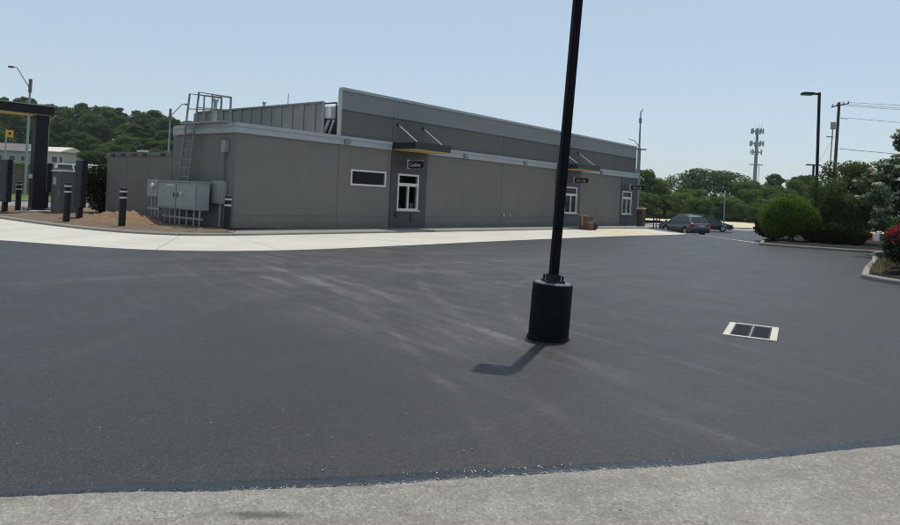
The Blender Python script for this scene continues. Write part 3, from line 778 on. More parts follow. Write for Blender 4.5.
# ------------------------------------------------------------------ boxes by the wall, receptacle, railing
bx = thing('cardboard_box', 'tall brown carton standing on the lane beside the second service window', 'box', W(20.4, -1.75, .02), ROTB + .1)
MB().box(-.22, .22, -.2, .2, 0, .7).build('carton', M['cardboard'], bx, bevel=.02)
MB().box(-.21, .16, -.19, .16, .702, .8).build('carton_flap', M['cardlight'], bx, bevel=.015)
MB().box(-.225, .225, -.05, .05, .2, .703).build('packing_tape', M['cardlight'], bx)
b2 = thing('cardboard_box', 'small brown carton leaning against the tall carton by the wall', 'box', W(20.3, -2.15, .02), ROTB - .25)
MB().box(-.17, .17, -.15, .15, 0, .36).build('carton', M['cardboard'], b2, bevel=.015); MB().box(-.16, .16, -.14, .13, .362, .41).build('carton_flap', M['cardlight'], b2, bevel=.01)
b3 = thing('trash_bag', 'black rubbish bag slumped behind the cartons', 'bag', W(20.85, -2.0, .02), 0)
MB().lathe([(.24, 0), (.34, .12), (.34, .32), (.2, .5), (.06, .6), (.1, .66)], 11).build('bag', M['rubber'], b3, smooth=True); MB().lathe([(.07, .58), (.07, .6)], 8).build('bag_tie', M['white'], b3)
rc = thing('waste_receptacle', 'tall brown waste receptacle with a tan lid by the far corner', 'receptacle', W(29.9, -.8, .08), ROTB)
MB().box(-.24, .24, -.22, .22, 0, 1.1).build('bin_body', M['receptacle'], rc, bevel=.02); MB().box(-.27, .27, -.25, .25, 1.102, 1.22).build('bin_lid', M['tan'], rc, bevel=.02)
MB().box(-.245, -.241, -.15, .15, .8, 1.0).build('bin_opening', M['dark'], rc)
rl = thing('hand_rail', 'low dark metal hand rail at the far corner of the walk', 'railing', W(30.8, -1.3, .0), ROTB)
for i in range(3): MB().tube([(.5*i, 0, -.3), (.5*i, 0, .95)], .03, 6).build('rail_post', M['black'], rl)
MB().tube([(0, 0, .95), (1.0, 0, .95)], .03, 6).build('top_rail', M['black'], rl); MB().tube([(0, 0, .5), (1.0, 0, .5)], .02, 6).build('mid_rail', M['black'], rl)

# ------------------------------------------------------------------ yellow marking on the lane
def paint(name, a, b, w, mat, label, cat, dz=.0135, n=8):
    v = []; f = []
    A = Vector(a); B_ = Vector(b); d = (B_-A).normalized(); nn = Vector((-d.y, d.x))*w/2
    for i in range(n+1):
        p = A + (B_-A)*i/n
        for q in (p-nn, p+nn): v.append(tuple(W(q.x, q.y, hsv(q.x, q.y)+dz)))
        if i: f.append((2*i-2, 2*i-1, 2*i+1, 2*i))
    me = bpy.data.meshes.new(name); me.from_pydata(v, [], f); me.materials.append(M[mat]); o = link(name, me); struct(o); return o
for k, (s0, s1) in enumerate(((18.2, 18.9), (19.6, 20.3), (21.0, 21.7), (22.4, 23.1))):
    paint('lane_marking', (s0, -2.6), (s0 + .5, -5.2), .75, 'yellow', '', '')

# ------------------------------------------------------------------ storm drain
dr = thing('storm_drain', 'square storm drain with two dark grates in a white concrete frame', 'drain', (3.79, 8.34, 0), 0)
c4 = [Vector((3.3, 8.03)), Vector((3.83, 8.91)), Vector((4.26, 8.61)), Vector((3.78, 7.8))]
ax = (Vector((4.26, 8.61)) - Vector((3.83, 8.91)) + Vector((3.78, 7.8)) - Vector((3.3, 8.03))).normalized()
dr.rotation_euler = (0, 0, math.atan2(ax.y, ax.x) + .05)
LX, LY = .29, .5
fr = MB()
fr.box(-LX, -LX+.075, -LY, LY, -.02, .012).box(LX-.075, LX, -LY, LY, -.02, .012).box(-LX+.075, LX-.075, -LY, -LY+.06, -.02, .012).box(-LX+.075, LX-.075, LY-.06, LY, -.02, .012)
fr.build('drain_frame', M['concrete'], dr, bevel=.003)
MB().box(-LX+.02, LX-.02, -LY+.02, LY-.02, .001, .0025).build('drain_pit', M['dark'], dr)
for x0, x1 in ((-LX+.08, -.008), (.008, LX-.08)):
    g2 = MB(); y0, y1 = -LY+.065, LY-.065
    g2.box(x0, x0+.016, y0, y1, .003, .0095).box(x1-.016, x1, y0, y1, .003, .0095)
    yy = y0
    while yy < y1 - .03: g2.box(x0+.016, x1-.016, yy, yy + .022, .003, .0095); yy += .05
    g2.build('grate', M['black'], dr)
MB().box(-.007, .007, -LY+.06, LY-.06, .003, .0105).build('grate_bar', M['kerb'], dr)

# ------------------------------------------------------------------ near light pole (leans right a little)
lp = thing('light_pole', 'tall black square light pole on a round black base in the middle of the lot', 'light pole', (1.14, 7.38, 0), 0)
lp.rotation_euler = (0, .045, 0)
MB().lathe([(.23, -.03), (.234, .02), (.218, .032), (.218, .59), (.212, .6)], 40).build('pole_base', M['black_pole'], lp, smooth=True)
MB().lathe([(.2, .6), (.19, .612), (.02, .614)], 30).build('base_top', M['cabinet_dark'], lp, smooth=True)
MB().box(-.1, .1, -.1, .1, .612, .635).build('base_plate', M['black'], lp, bevel=.004, rot=(0, 0, .3))
for k in range(4):
    a = .3 + math.pi/4 + k*math.pi/2
    MB().tube([(.105*math.cos(a), .105*math.sin(a), .61), (.105*math.cos(a), .105*math.sin(a), .69)], .013, 6).build('anchor_bolt', M['black'], lp)
MB().box(-.044, .044, -.044, .044, .63, 5.75).build('pole_shaft', M['black_pole'], lp, bevel=.008, rot=(0, 0, .3))
MB().box(-.062, .062, -.062, .062, .635, .7).build('shaft_collar', M['black'], lp, bevel=.006, rot=(0, 0, .3))
MB().box(-.14, .02, -.03, .03, 5.62, 5.7).build('lamp_arm', M['black'], lp)
MB().box(-.24, .1, -.16, .16, 5.6, 5.7).build('lamp_head', M['black'], lp, bevel=.02, loc=(-.09, .03, 0), rot=(0, 0, -.3))
MB().box(-.26, .02, -.11, .11, 5.59, 5.599).build('lamp_lens', M['reflect'], lp)

# white chips added as sun glints on the tar joint, loose grit elsewhere
def chips(name, pts, rg, lo, hi, mat, label):
    v = []; f = []
    for (x, y, z) in pts:
        r = rg.uniform(lo, hi); b = len(v); a = rg.random()*6.28
        for k in range(4): v.append((x + r*math.cos(a+k*1.57)*rg.uniform(.7, 1.2), y + r*math.sin(a+k*1.57)*rg.uniform(.7, 1.2), z))
        v.append((x + rg.uniform(-.3, .3)*r, y + rg.uniform(-.3, .3)*r, z + r*rg.uniform(.5, 1)))
        for k in range(4): f.append((b+k, b+(k+1) % 4, b+4))
    me = bpy.data.meshes.new(name); me.from_pydata(v, [], f); me.materials.append(mat); stuff(link(name, me), label, 'grit')
rg9 = np.random.default_rng(19); pts = []
for i, (x, y) in enumerate(sc):
    if not -4 < x < 7: continue
    dens = max(0, math.sin(1.9*x + .8) + .55*math.sin(5.3*x) + .1)
    for k in range(rg9.poisson(1.3*dens)): pts.append((x + rg9.uniform(-.06, .06), y + .03 + rg9.normal()*.014, .015))
chips('tar_joint_glints', pts, rg9, .0015, .005, M['white'], 'white chips added as sun glints along the tar joint')
pts = [(rg9.uniform(-6, 7), rg9.uniform(3.2, 16), .001) for k in range(240)] + [(rg9.uniform(-4, 5), rg9.uniform(1.6, 4.3), .005) for k in range(160)]
chips('loose_grit', pts, rg9, .003, .009, M['kerb'], 'scattered loose grit on the paving')

# ================================================================== VEGETATION
def leaf_cloud(blobs, n, size, seed, up=.35, aspect=.62, shell=.55, cup=.25):
    """many leaf-sized quads spread through a set of ellipsoids (cx,cy,cz,rx,ry,rz)"""
    rg = np.random.default_rng(seed); B = np.array(blobs, float)
    vol = (B[:,3]*B[:,4]*B[:,5])**(2/3); idx = rg.choice(len(B), n, p=vol/vol.sum())
    d = rg.normal(size=(n, 3)); d /= np.linalg.norm(d, axis=1)[:, None]
    r = shell + (1-shell)*rg.random(n)**.6
    r *= 1 + .12*np.sin(d[:,0]*7+idx)*np.sin(d[:,1]*6+2*idx)*np.cos(d[:,2]*5)
    c = B[idx, :3] + d*B[idx, 3:]*r[:, None]
    nm = d + rg.normal(size=(n, 3))*.75 + np.array([0, 0, up]); nm /= np.linalg.norm(nm, axis=1)[:, None]
    t = np.cross(nm, rg.normal(size=(n, 3))); t /= np.linalg.norm(t, axis=1)[:, None]; b = np.cross(nm, t)
    L = size*(.6 + .8*rg.random(n))[:, None]
    v = np.empty((n, 4, 3)); k = L*aspect/2
    v[:,0] = c - t*L/2; v[:,1] = c + b*k - nm*L*cup*.2; v[:,2] = c + t*L/2; v[:,3] = c - b*k - nm*L*cup*.2
    return v.reshape(-1, 3)
def quads(name, v, mat):
    n = len(v)//4; me = bpy.data.meshes.new(name)
    me.vertices.add(len(v)); me.vertices.foreach_set('co', v.astype(np.float32).ravel())
    me.loops.add(len(v)); me.loops.foreach_set('vertex_index', np.arange(len(v), dtype=np.int32))
    me.polygons.add(n); me.polygons.foreach_set('loop_start', np.arange(0, len(v), 4, dtype=np.int32))
    me.update(calc_edges=True); me.materials.append(mat); return me
def blobs_for(h, w, base, k, seed, flat=.7, top=.35):
    rg = np.random.default_rng(seed); out = []
    k = int(k*2.4)
    for i in range(k):
        z = base + (h - base) * (.1 + .9*(i+.5)/k)
        prof = math.sin(math.pi*min(.97, max(.1, (z-base)/(h-base)*.82+.14)))**.6
        a = rg.random()*6.283; rr = w/2*prof*(.35+.62*rg.random())
        r = w*(.085 + .105*rg.random())
        out.append((rr*math.cos(a), rr*math.sin(a), min(z, h - r*flat*.8), r, r, r*flat))
    out.append((0, 0, base + (h-base)*.5, w*.27, w*.27, (h-base)*.36)); return out
def trunk_mesh(name, h, r, seed, limbs=6, spread=.3, base=.35, mat='bark', stems=1):
    rg = np.random.default_rng(seed); m = MB()
    for s_ in range(stems):
        off = Vector((rg.normal()*r*2, rg.normal()*r*2, 0)) if stems > 1 else Vector()
        pts = [off + Vector((0, 0, -.3)), off, off + Vector((rg.normal()*.02*h, rg.normal()*.02*h, h*.35)), off*1.6 + Vector((rg.normal()*.04*h, rg.normal()*.04*h, h*.85))]
        m.tube(pts, [r*1.35, r*1.1, r*.75, r*.22], 8)
    for i in range(limbs):
        a = rg.random()*6.283; z = h*(base + .4*rg.random()); L = h*spread*(.7+.6*rg.random())
        m.tube([(0, 0, z), (L*.5*math.cos(a), L*.5*math.sin(a), z+L*.35), (L*math.cos(a), L*math.sin(a), z+L*.8)], [r*.5, r*.3, r*.08], 6)
    me_o = m.build(name, M[mat], None); me = me_o.data; bpy.data.objects.remove(me_o); return me
def plant(name, label, cat, loc, crown, trunk, rz=0, sc=(1,1,1), group=None, tname='trunk', cname='crown'):
    t = thing(name, label, cat, loc, rz, group); t.scale = sc
    link(cname, crown, t)
    if trunk: link(tname, trunk, t)
    return t
# --- far trees: a few shapes, shared data
far_shapes = []
for i, (h, w, base, k) in enumerate([(13, 9.5, 1.2, 15), (15, 8.5, 1.8, 16), (11.5, 10.5, .8, 15), (16, 11, 1.5, 20)]):
    c = quads('far_crown', leaf_cloud(blobs_for(h, w, base, k, 40+i), 9500, .5, 50+i, shell=.5), M['leaf_wood'])
    far_shapes.append((c, trunk_mesh('far_trunk', h*.8, .22, 60+i)))
rg = random.Random(11)
SKYX = [-80, 0, 30, 58, 80, 120, 160, 200, 260]; SKYY = [96, 98, 92, 104, 104, 108, 113, 119, 126]     # height of the wood's skyline, from the survey of the view
HS = (13, 15, 11.5, 16)
for Y, sp, fr_ in ((118, 7, .34), (138, 7, .52), (160, 6.8, .68), (185, 6.8, .83), (212, 6.8, .94), (236, 6.2, 1.0)):
    x = -.78*Y
    while x < -.25*Y:
        X = x + rg.uniform(-2, 2); yy = Y + rg.uniform(-6, 6); x += sp
        px = 450 + 676*X/yy
        if Y < 158 and px < 75: continue        # the houses stand here
        top = 1.5 + ((196 - .045*(450-px)) - float(np.interp(px, SKYX, SKYY))) * yy/676
        b0 = hxy(X, yy) - .3; hgt = max(6.5, min(19, top*fr_*rg.uniform(.94, 1.02) - b0)); i = rg.randrange(4); c, t = far_shapes[i]
        k = hgt/HS[i]; kw = max(.85, min(1.2, k))*rg.uniform(1.0, 1.25)
        lab = 'tree in the front ranks of the dark wood, low on the hill behind the canopy' if Y < 150 else ('tree in the middle ranks of the dark wood on the hill' if Y < 200 else 'tree along the skyline of the dark wood on the hill')
        plant('woodland_tree', lab, 'tree', (X, yy, b0), c, t, rg.uniform(0, 6.28), (kw, kw, k), 'trees of the hillside wood, ' + ('front' if Y < 150 else 'middle' if Y < 200 else 'skyline'))
# --- tree line beyond the exit road
line_shapes = []
for i, (h, w, base, k) in enumerate([(6.5, 6.5, .1, 14), (8, 7, .15, 15), (5, 6.5, .0, 12)]):
    c = quads('line_crown', leaf_cloud(blobs_for(h, w, base, k, 140+i), 9500, .32, 150+i, shell=.5), M['leaf_line'])
    line_shapes.append((c, trunk_mesh('line_trunk', h*.8, .14, 160+i)))
def at(px, Y): return ((px - 450) / 676 * Y, Y)
rg = random.Random(5)
LINE = []
for k in range(16): LINE.append((612 + k*18 + rg.uniform(-5, 5), 123 + rg.uniform(-2, 4), 2, rg.uniform(.8, 1.1)))
for k in range(13): LINE.append((618 + k*21 + rg.uniform(-6, 6), 132 + rg.uniform(-4, 6), rg.choice((0, 0, 2)), rg.uniform(.85, 1.12)))
LINE += [(655, 130, 1, 1.05), (640, 130, 1, 1.12), (770, 134, 1, 1.0), (795, 138, 1, 1.05), (745, 136, 1, .95)]
TALL = ['tall green tree of the thicket just right of the building corner', 'tall green tree of the thicket closest to the building wall', 'tall thicket tree above the left side of the round bush', 'tall thicket tree behind the lamp post', 'tall thicket tree at the foot of the cell tower']; nt = 0
for px, Y, sh, k in LINE:
    X, Y = at(px, Y); c, t = line_shapes[sh]
    lab = 'low bushy tree in the green thicket beyond the exit road' if sh != 1 else TALL[nt]
    nt += sh == 1
    plant('thicket_tree' if sh != 1 else 'tall_thicket_tree', lab, 'tree', (X, Y, hxy(X, Y) - .15), c, t, rg.uniform(0, 6.28), (k, k, k*rg.uniform(.85, 1.1)), 'trees of the thicket beyond the road' if sh != 1 else 'taller trees of the thicket')
# the broad dark crown standing above the thicket, and the ragged ones under the tower
X, Y = at(714, 160)
c = quads('broad_crown', leaf_cloud([(-6,0,8,4,4,3),(-2,0,9.5,4.5,4.5,3),(3,0,9,4.5,4.5,2.9),(6.5,0,7.2,3.5,3.5,2.8),(0,0,7,7,5,4),(-3.5,0,11,2.5,2.5,1.6),(1.5,0,10.8,2.6,2.6,1.5)], 9500, .5, 77, shell=.5), M['leaf_wood'])
plant('broad_tree', 'broad dark tree standing high above the thicket behind the cars', 'tree', (X, Y, hxy(X, Y)), c, trunk_mesh('broad_trunk', 8, .35, 78), 0, (1.25, 1.1, .93))
DIST = ['distant tree directly under the cell tower', 'ragged distant tree right of the cell tower', 'distant tree just left of the island lamp post', 'distant tree behind the round bush, between tower and lamp', 'distant tree right of the lamp post behind the olive tree']
for q_, (px, Y, k, i) in enumerate(((752, 160, .72, 0), (776, 165, .78, 1), (808, 150, .68, 3), (800, 175, .8, 1), (830, 160, .7, 0))):
    X, Y = at(px, Y); c, t = far_shapes[i]
    plant('distant_tree', DIST[q_], 'tree', (X, Y, hxy(X, Y)-.3), c, t, px, (k, k, k), 'distant trees near the cell tower')

for px, Y, k in ((4, 92, .8), (24, 96, .7), (50, 98, .75), (66, 100, 1.1), (78, 112, 1.3), (88, 104, 1.0), (102, 108, 1.0), (16, 128, .8), (36, 130, .9), (72, 132, 1.0)):
    X, Y = at(px, Y); c, t = line_shapes[2]
    plant('slope_bush', 'bushy green shrub on the grassy slope below the houses', 'bush', (X, Y, hxy(X, Y) - .2), c, t, px, (k, k, k*.62), 'shrubs on the slope below the houses')
# --- island planting on the right
def bed(name, poly, mat, h=.1):
    v = []; n = len(poly); cx = sum(p[0] for p in poly)/n; cy = sum(p[1] for p in poly)/n
    rings = 8; f = []
    for k in range(rings):
        t = k/(rings-1)
        for p in poly:
            s, q = cx + (p[0]-cx)*(1-t*.98), cy + (p[1]-cy)*(1-t*.98)
            v.append(tuple(W(s, q, hsv(s, q) + h - .03 + .06*ss(0, .4, t) + .02*RNG.normal()*(k > 0))))
    for k in range(rings-1):
        for i in range(n): j = (i+1) % n; f.append((k*n+i, k*n+j, (k+1)*n+j, (k+1)*n+i))
    me = bpy.data.meshes.new(name); me.from_pydata(v, [], f); me.materials.append(mat)
    for p in me.polygons: p.use_smooth = True
    return struct(link(name, me))
ISL1 = [(18.3,-11.25),(18.15,-12.3),(18.3,-13.6),(18.7,-15.2),(20.5,-16.8),(26,-17.5),(33,-16.5),(34.5,-11),(31,-9.4),(27,-9.3),(23.0,-10.2),(19.6,-10.95)]
ISL2 = [(6.0,-16.8),(5.2,-17.6),(4.4,-19.5),(4.0,-23),(9,-26),(17,-24),(20.0,-18.5),(18.6,-15.6),(13,-16.1),(9,-16.45)]
def closed(poly, n): return cr(poly + [poly[0]], n)
for nm, poly in (('island_kerb', ISL1), ('island_kerb', ISL2)):
    pc = closed(poly, 4); ar = sum(pc[i][0]*pc[(i+1) % len(pc)][1] - pc[(i+1) % len(pc)][0]*pc[i][1] for i in range(len(pc)))
    kerb_line(pc, nm, width=.15, h=.11, piece=4, inward=1 if ar > 0 else -1)
    cx = sum(p[0] for p in poly)/len(poly); cy = sum(p[1] for p in poly)/len(poly)
    bed('mulch_bed', [((p[0]-cx)*.985+cx, (p[1]-cy)*.985+cy) for p in pc[:-1]], M['mulch'])
def G(s, v, dz=.12): p = W(s, v); return (p.x, p.y, hsv(s, v) + dz)
# round clipped bush
bl = [(0,0,1.15,1.28,1.28,1.0),(.5,.3,1.45,.85,.85,.72),(.2,-.9,1.6,.35,.35,.3),(-.7,-.7,1.75,.3,.3,.25),(.9,-.6,1.3,.35,.35,.3),(-1.15,-.4,1.3,.3,.3,.3),(-.1,-.3,2.05,.3,.3,.2),(-.5,-.2,1.3,.95,.9,.75),(.1,-.5,1.25,.9,.9,.8),(-.6,.5,1.0,.85,.85,.8),(.75,-.3,.95,.75,.8,.75),(-.95,-.1,.8,.6,.7,.7)]
c = quads('bush_crown', leaf_cloud(bl, 26000, .085, 201, shell=.72, up=.5), M['leaf_bright'])
plant('round_bush', 'big round bright green bush at the tip of the lamp island', 'bush', G(21.9, -11.6), c, trunk_mesh('bush_stem', 1.5, .05, 202, stems=4), 0, (.86, .86, .99), tname='stem', cname='foliage')
bl = [(0,0,.6,.6,.6,.6),(.3,.2,.8,.45,.45,.42),(-.3,-.2,.5,.45,.45,.45)]
c_lo = quads('low_foliage', leaf_cloud(bl, 7000, .08, 203, shell=.6), M['leaf_dark'])
st_lo = trunk_mesh('low_stem', .8, .03, 204, stems=3)
for i, (s, v, k, lab) in enumerate([(23.2,-10.6,1.1,'low dark green shrub behind the left side of the round bush'),(22.2,-12.6,.75,'small dark shrub between the round bush and the lamp pole'),
                      (22.3,-13.4,.8,'dark ground-hugging shrub under the olive tree right of the lamp'),(22.4,-14.2,.6,'dark shrub under the right side of the olive tree')]):
    plant('low_shrub', lab, 'shrub', G(s, v), c_lo, st_lo, i*1.7, (k*1.3, k*1.3, k), 'dark shrubs on the lamp island', 'stem', 'foliage')
# olive tree
bl = blobs_for(3.75, 3.6, .35, 22, 210, flat=.8) + [(0,.0,1.6,1.5,1.4,1.2),(-.9,.2,1.1,.8,.8,.7),(.9,-.1,1.2,.8,.8,.8)]
c = quads('olive_crown', leaf_cloud(bl, 30000, .1, 211, shell=.5), M['leaf_olive'])
plant('olive_tree', 'dense multi-stemmed olive green tree right of the lamp pole', 'tree', G(24.3, -13.5), c, trunk_mesh('olive_trunk', 2.6, .07, 212, stems=4), 0, (1.0, 1.0, 1.02))
# flowering tree: clumps of leaves with pale blossom heads
rg2 = np.random.default_rng(31); cl = []; fl = []
for i in range(120):
    z = .95 + 3.7*rg2.random(); w_ = 2.05*math.sin(math.pi*min(.95, .25 + (z-.95)/4.5))**.75; a = rg2.random()*6.283; r = w_*math.sqrt(rg2.random())
    s_ = .24 + .2*rg2.random(); cl.append((r*math.cos(a), r*math.sin(a), z, s_, s_, s_*.75))
    for q in range(3):
        d_ = rg2.normal(size=3); d_ /= np.linalg.norm(d_); d_[2] = abs(d_[2]); b = rg2.uniform(.06, .14)
        fl.append((r*math.cos(a) + d_[0]*s_, r*math.sin(a) + d_[1]*s_, z + d_[2]*s_*.75, b, b, b*.6))
cl.append((0, 0, 4.9, .3, .3, .36)); cl.append((.1, .1, 4.5, .5, .5, .4))
c = quads('flower_crown', leaf_cloud(cl, 24000, .12, 221, shell=.35), M['leaf_flower'])
fb = quads('blossom', leaf_cloud(fl, 15000, .09, 222, shell=.4, up=.8), M['blossom'])
ft_ = plant('flowering_tree', 'tall green tree dotted with creamy white blossom heads at the right edge', 'tree', G(17.0, -16.75), c, trunk_mesh('flower_trunk', 3.8, .09, 223, limbs=12, spread=.35), 0, (.92, .92, .92))
link('blossom', fb, ft_)
# red rose bush
bl = [(0,0,.62,.75,.7,.5),(.5,.2,.75,.5,.5,.42),(-.5,-.1,.62,.5,.5,.42),(.1,-.4,.7,.5,.45,.4),(.9,-.1,.6,.5,.5,.5)]
c = quads('rose_foliage', leaf_cloud(bl, 11000, .06, 231, shell=.6), M['leaf_shrub'])
up_ = [(x, y, z+.28, a*.9, b*.9, c_*.72) for x, y, z, a, b, c_ in bl]
fl_ = quads('rose_bloom', leaf_cloud(up_, 5200, .06, 232, shell=.6, up=.7), M['leaf_red'])
rb = plant('rose_bush', 'red flowering rose bush at the tip of the near island on the right', 'bush', G(7.75, -17.65), c, trunk_mesh('rose_stem', .7, .025, 233, stems=5), .4, (.95, .95, 1.0), tname='stem', cname='foliage')
link('bloom', fl_, rb)
bl = [(0,0,.5,.6,.6,.5),(.5,.1,.6,.5,.5,.4)]
plant('low_shrub', 'dark green shrub behind the red rose bush', 'shrub', G(9.6, -17.9), c_lo, st_lo, 2.2, (1.3, 1.3, 1.0), None, 'stem', 'foliage')
plant('low_shrub', 'light green shrub at the foot of the flowering tree', 'shrub', G(15.0, -16.9), quads('pale_foliage', leaf_cloud(bl, 5000, .08, 239), M['leaf_bright']), st_lo, 1.0, (1.2, 1.2, 1.4), None, 'stem', 'foliage')
# dark shrub beside the enclosure wall
bl = [(0,0,.9,.7,.75,.85),(.1,.2,1.5,.6,.6,.5),(-.1,-.3,1.3,.6,.6,.6),(0,.4,.8,.6,.6,.7)]
c = quads('dark_foliage', leaf_cloud(bl, 14000, .085, 241, shell=.6), M['leaf_shrub'])
plant('dark_shrub', 'tall dark shrub with faint pink bloom beside the low enclosure wall', 'shrub', G(.3, 10.1, .05), c, trunk_mesh('shrub_stem', 1.3, .04, 242, stems=4), 0, (1, 1.1, 1.12), tname='stem', cname='foliage')

# tufts of dry grass at the island tip
tv = []
rg3 = np.random.default_rng(8)
for (s0, v0, n0, hh) in ((7.0,-16.95,70,.3),(7.9,-16.9,60,.35),(9.2,-16.95,60,.3)):
    for i in range(n0):
        p = W(s0 + rg3.normal()*.3, v0 - abs(rg3.normal())*.12); z = .12; a = rg3.random()*6.28; L = hh*(.5+.7*rg3.random()); lean = rg3.normal(size=2)*.12
        dx, dy = .008*math.cos(a), .008*math.sin(a)
        tv += [(p.x-dx, p.y-dy, z), (p.x+dx, p.y+dy, z), (p.x+lean[0]+dx*.3, p.y+lean[1]+dy*.3, z+L), (p.x+lean[0]-dx*.3, p.y+lean[1]-dy*.3, z+L)]
gme = quads('dry_grass', np.array(tv), leafmat('dry_grass_blades', (.12, .11, .05), (.22, .2, .09), (.33, .3, .15)))
stuff(link('dry_grass', gme), 'dry grass blades along the kerb of the near island', 'grass')

# ================================================================== VEHICLES
def car(name, label, loc, rz, prof, cabin, width, wb, r, paint, suv):
    """prof: side outline (x,z) of the lower body, cabin: (x,z) outline of the glasshouse; front towards +x"""
    t = thing(name, label, 'car', loc, rz)
    hw = width/2
    def arch(pts):      # cut round wheel arches into the underside
        out = []
        for cx in (wb/2, -wb/2):
            for k in range(9):
                a = math.pi*k/8; out.append((cx + (r+.07)*math.cos(a), r + (r+.07)*math.sin(a)))
        return out
    low = prof + arch(None)          # prof runs rear bottom -> over the top -> front bottom, then arches back
    me = bpy.data.meshes.new('body'); bm = bmesh.new()
    N_ = len(low); rows = []
    for y, inset, dz in ((-hw, .0, 0), (-hw*.8, .0, .02), (0, 0, .03), (hw*.8, .0, .02), (hw, .0, 0)):
        row = []
        for x, z in low:
            f_ = 1.0
            xx = x*(1 - (.035 if abs(y) > hw*.9 else 0)) if abs(x) > wb/2 + r + .1 else x
            yy = y
            if z > .62 and abs(y) > hw*.9: yy = y*(1 - .06*min(1, (z-.62)/.35))
            if z < .4 and abs(y) > hw*.9: yy = y*.965
            row.append(bm.verts.new((xx, yy, z + (dz if z > .8 else 0))))
        rows.append(row)
    for a, b in zip(rows, rows[1:]):
        for i in range(N_): j = (i+1) % N_; bm.faces.new((a[i], a[j], b[j], b[i]))
    bm.faces.new(rows[0]); bm.faces.new(list(reversed(rows[-1])))
    bmesh.ops.recalc_face_normals(bm, faces=bm.faces); bm.to_mesh(me); bm.free(); me.materials.append(M[paint])
    body = link('body', me, t)
    # cabin: pillars and roof as paint, with glass slightly proud
    zmin = min(z for _, z in cabin); zmax = max(z for _, z in cabin)
    def cw(z): return hw*(.93 - .2*(z-zmin)/(zmax-zmin))
    cm = MB(); n = len(cabin); b = 0
    cm.v = [(x, -cw(z), z) for x, z in cabin] + [(x, cw(z), z) for x, z in cabin]
    cm.f = [(i, (i+1) % n, n+(i+1) % n, n+i) for i in range(n)] + [tuple(reversed(range(n))), tuple(range(n, 2*n))]
    cab = cm.build('cabin', M[paint], t, bevel=.07, smooth=True)
    def lerp(p, q, k): return (p[0]+(q[0]-p[0])*k, p[1]+(q[1]-p[1])*k)
    # side glass: band between beltline and roof, split by pillars
    rb_, rt, ft2, fb_ = cabin[0], cabin[1], cabin[-2], cabin[-1]
    z0, z1 = zmin + .06, zmax - .13
    xr = lambda z: rb_[0] + (rt[0]-rb_[0])*(z-rb_[1])/(rt[1]-rb_[1]); xf = lambda z: fb_[0] + (ft2[0]-fb_[0])*(z-fb_[1])/(ft2[1]-fb_[1])
    cuts = (.08, .3, .36, .63, .68, .93) if suv else (.08, .5, .55, .92)
    for s_ in (-1, 1):
        for k in range(0, len(cuts), 2):
            q = []
            for z in (z0, z1):
                L0, L1 = xr(z)+.08, xf(z)-.08
                q.append([(L0+(L1-L0)*cuts[k], z), (L0+(L1-L0)*cuts[k+1], z)])
            pts = [q[0][0], q[0][1], q[1][1], q[1][0]]
            g = MB(); g.v = [(x, s_*(cw(z)+.012), z) for x, z in pts] + [(x, s_*(cw(z)-.01), z) for x, z in pts]
            g.f = [(0,1,2,3),(7,6,5,4)] + [(i, (i+1) % 4, 4+(i+1) % 4, 4+i) for i in range(4)]
            g.build('side_window', M['car_glass'], t)
    for nm, xa in (('rear_window', xr), ('windscreen', xf)):
        sg = -1 if nm == 'rear_window' else 1
        zz0, zz1 = zmin + .08, zmax - .1; g = MB()
        o = .018*sg
        g.v = [(xa(zz0)+o, -cw(zz0)+.12, zz0), (xa(zz0)+o, cw(zz0)-.12, zz0), (xa(zz1)+o, cw(zz1)-.12, zz1), (xa(zz1)+o, -cw(zz1)+.12, zz1)]
        g.v += [(x - 2*o, y, z) for x, y, z in g.v]; g.f = [(0,1,2,3),(7,6,5,4)] + [(i, (i+1) % 4, 4+(i+1) % 4, 4+i) for i in range(4)]
        g.build(nm, M['car_glass'], t)
    xb = min(x for x, _ in prof); xfr = max(x for x, _ in prof)
    for s_ in (-1, 1):
        MB().box(xb - .02, xb + .3, s_*hw*.99 - (.3 if s_ > 0 else 0), s_*hw*.99 + (.3 if s_ < 0 else 0), .82, 1.02).build('tail_light', M['tail'], t, bevel=.02)
        MB().box(xfr - .3, xfr - .01, s_*hw*.9 - (.3 if s_ > 0 else 0), s_*hw*.9 + (.3 if s_ < 0 else 0), .62, .76).build('headlight', M['reflect'], t, bevel=.02)
        MB().box(xf(zmin)-.25, xf(zmin)-.08, s_*(hw+.02), s_*(hw+.18), zmin+.0, zmin+.14).build('door_mirror', M[paint], t, bevel=.02)
        for hx in (.35, -.65): MB().box(hx-.1, hx+.1, s_*(hw*.985), s_*(hw+.012), .86, .89).build('door_handle', M['steel'], t)
        for cx in (wb/2, -wb/2):
            w = MB().lathe([(r*.6, -.1), (r*.97, -.1), (r, -.06), (r, .06), (r*.97, .1), (r*.6, .1)], 22).build('wheel', M['rubber'], t, loc=(cx, s_*(hw-.13), r), rot=(math.pi/2, 0, 0), smooth=True)
            MB().lathe([(r*.62, -.105), (r*.62, .105)], 18).build('rim', M['light_metal'], w)
    MB().box(xb - .035, xb + .2, -hw*.86, hw*.86, .28, .54).build('rear_bumper', M['rubber'], t, bevel=.02)
    MB().box(xb - .03, xb - .018, -.26, .26, .76, .9).build('number_plate', M['reflect'], t)
    MB().box(xfr - .05, xfr + .02, -hw*.8, hw*.8, .3, .5).build('front_bumper', M['rubber'], t, bevel=.02)
    MB().box(-wb/2, wb/2, -hw*.7, hw*.7, .2, .36).build('underbody', M['rubber'], t)
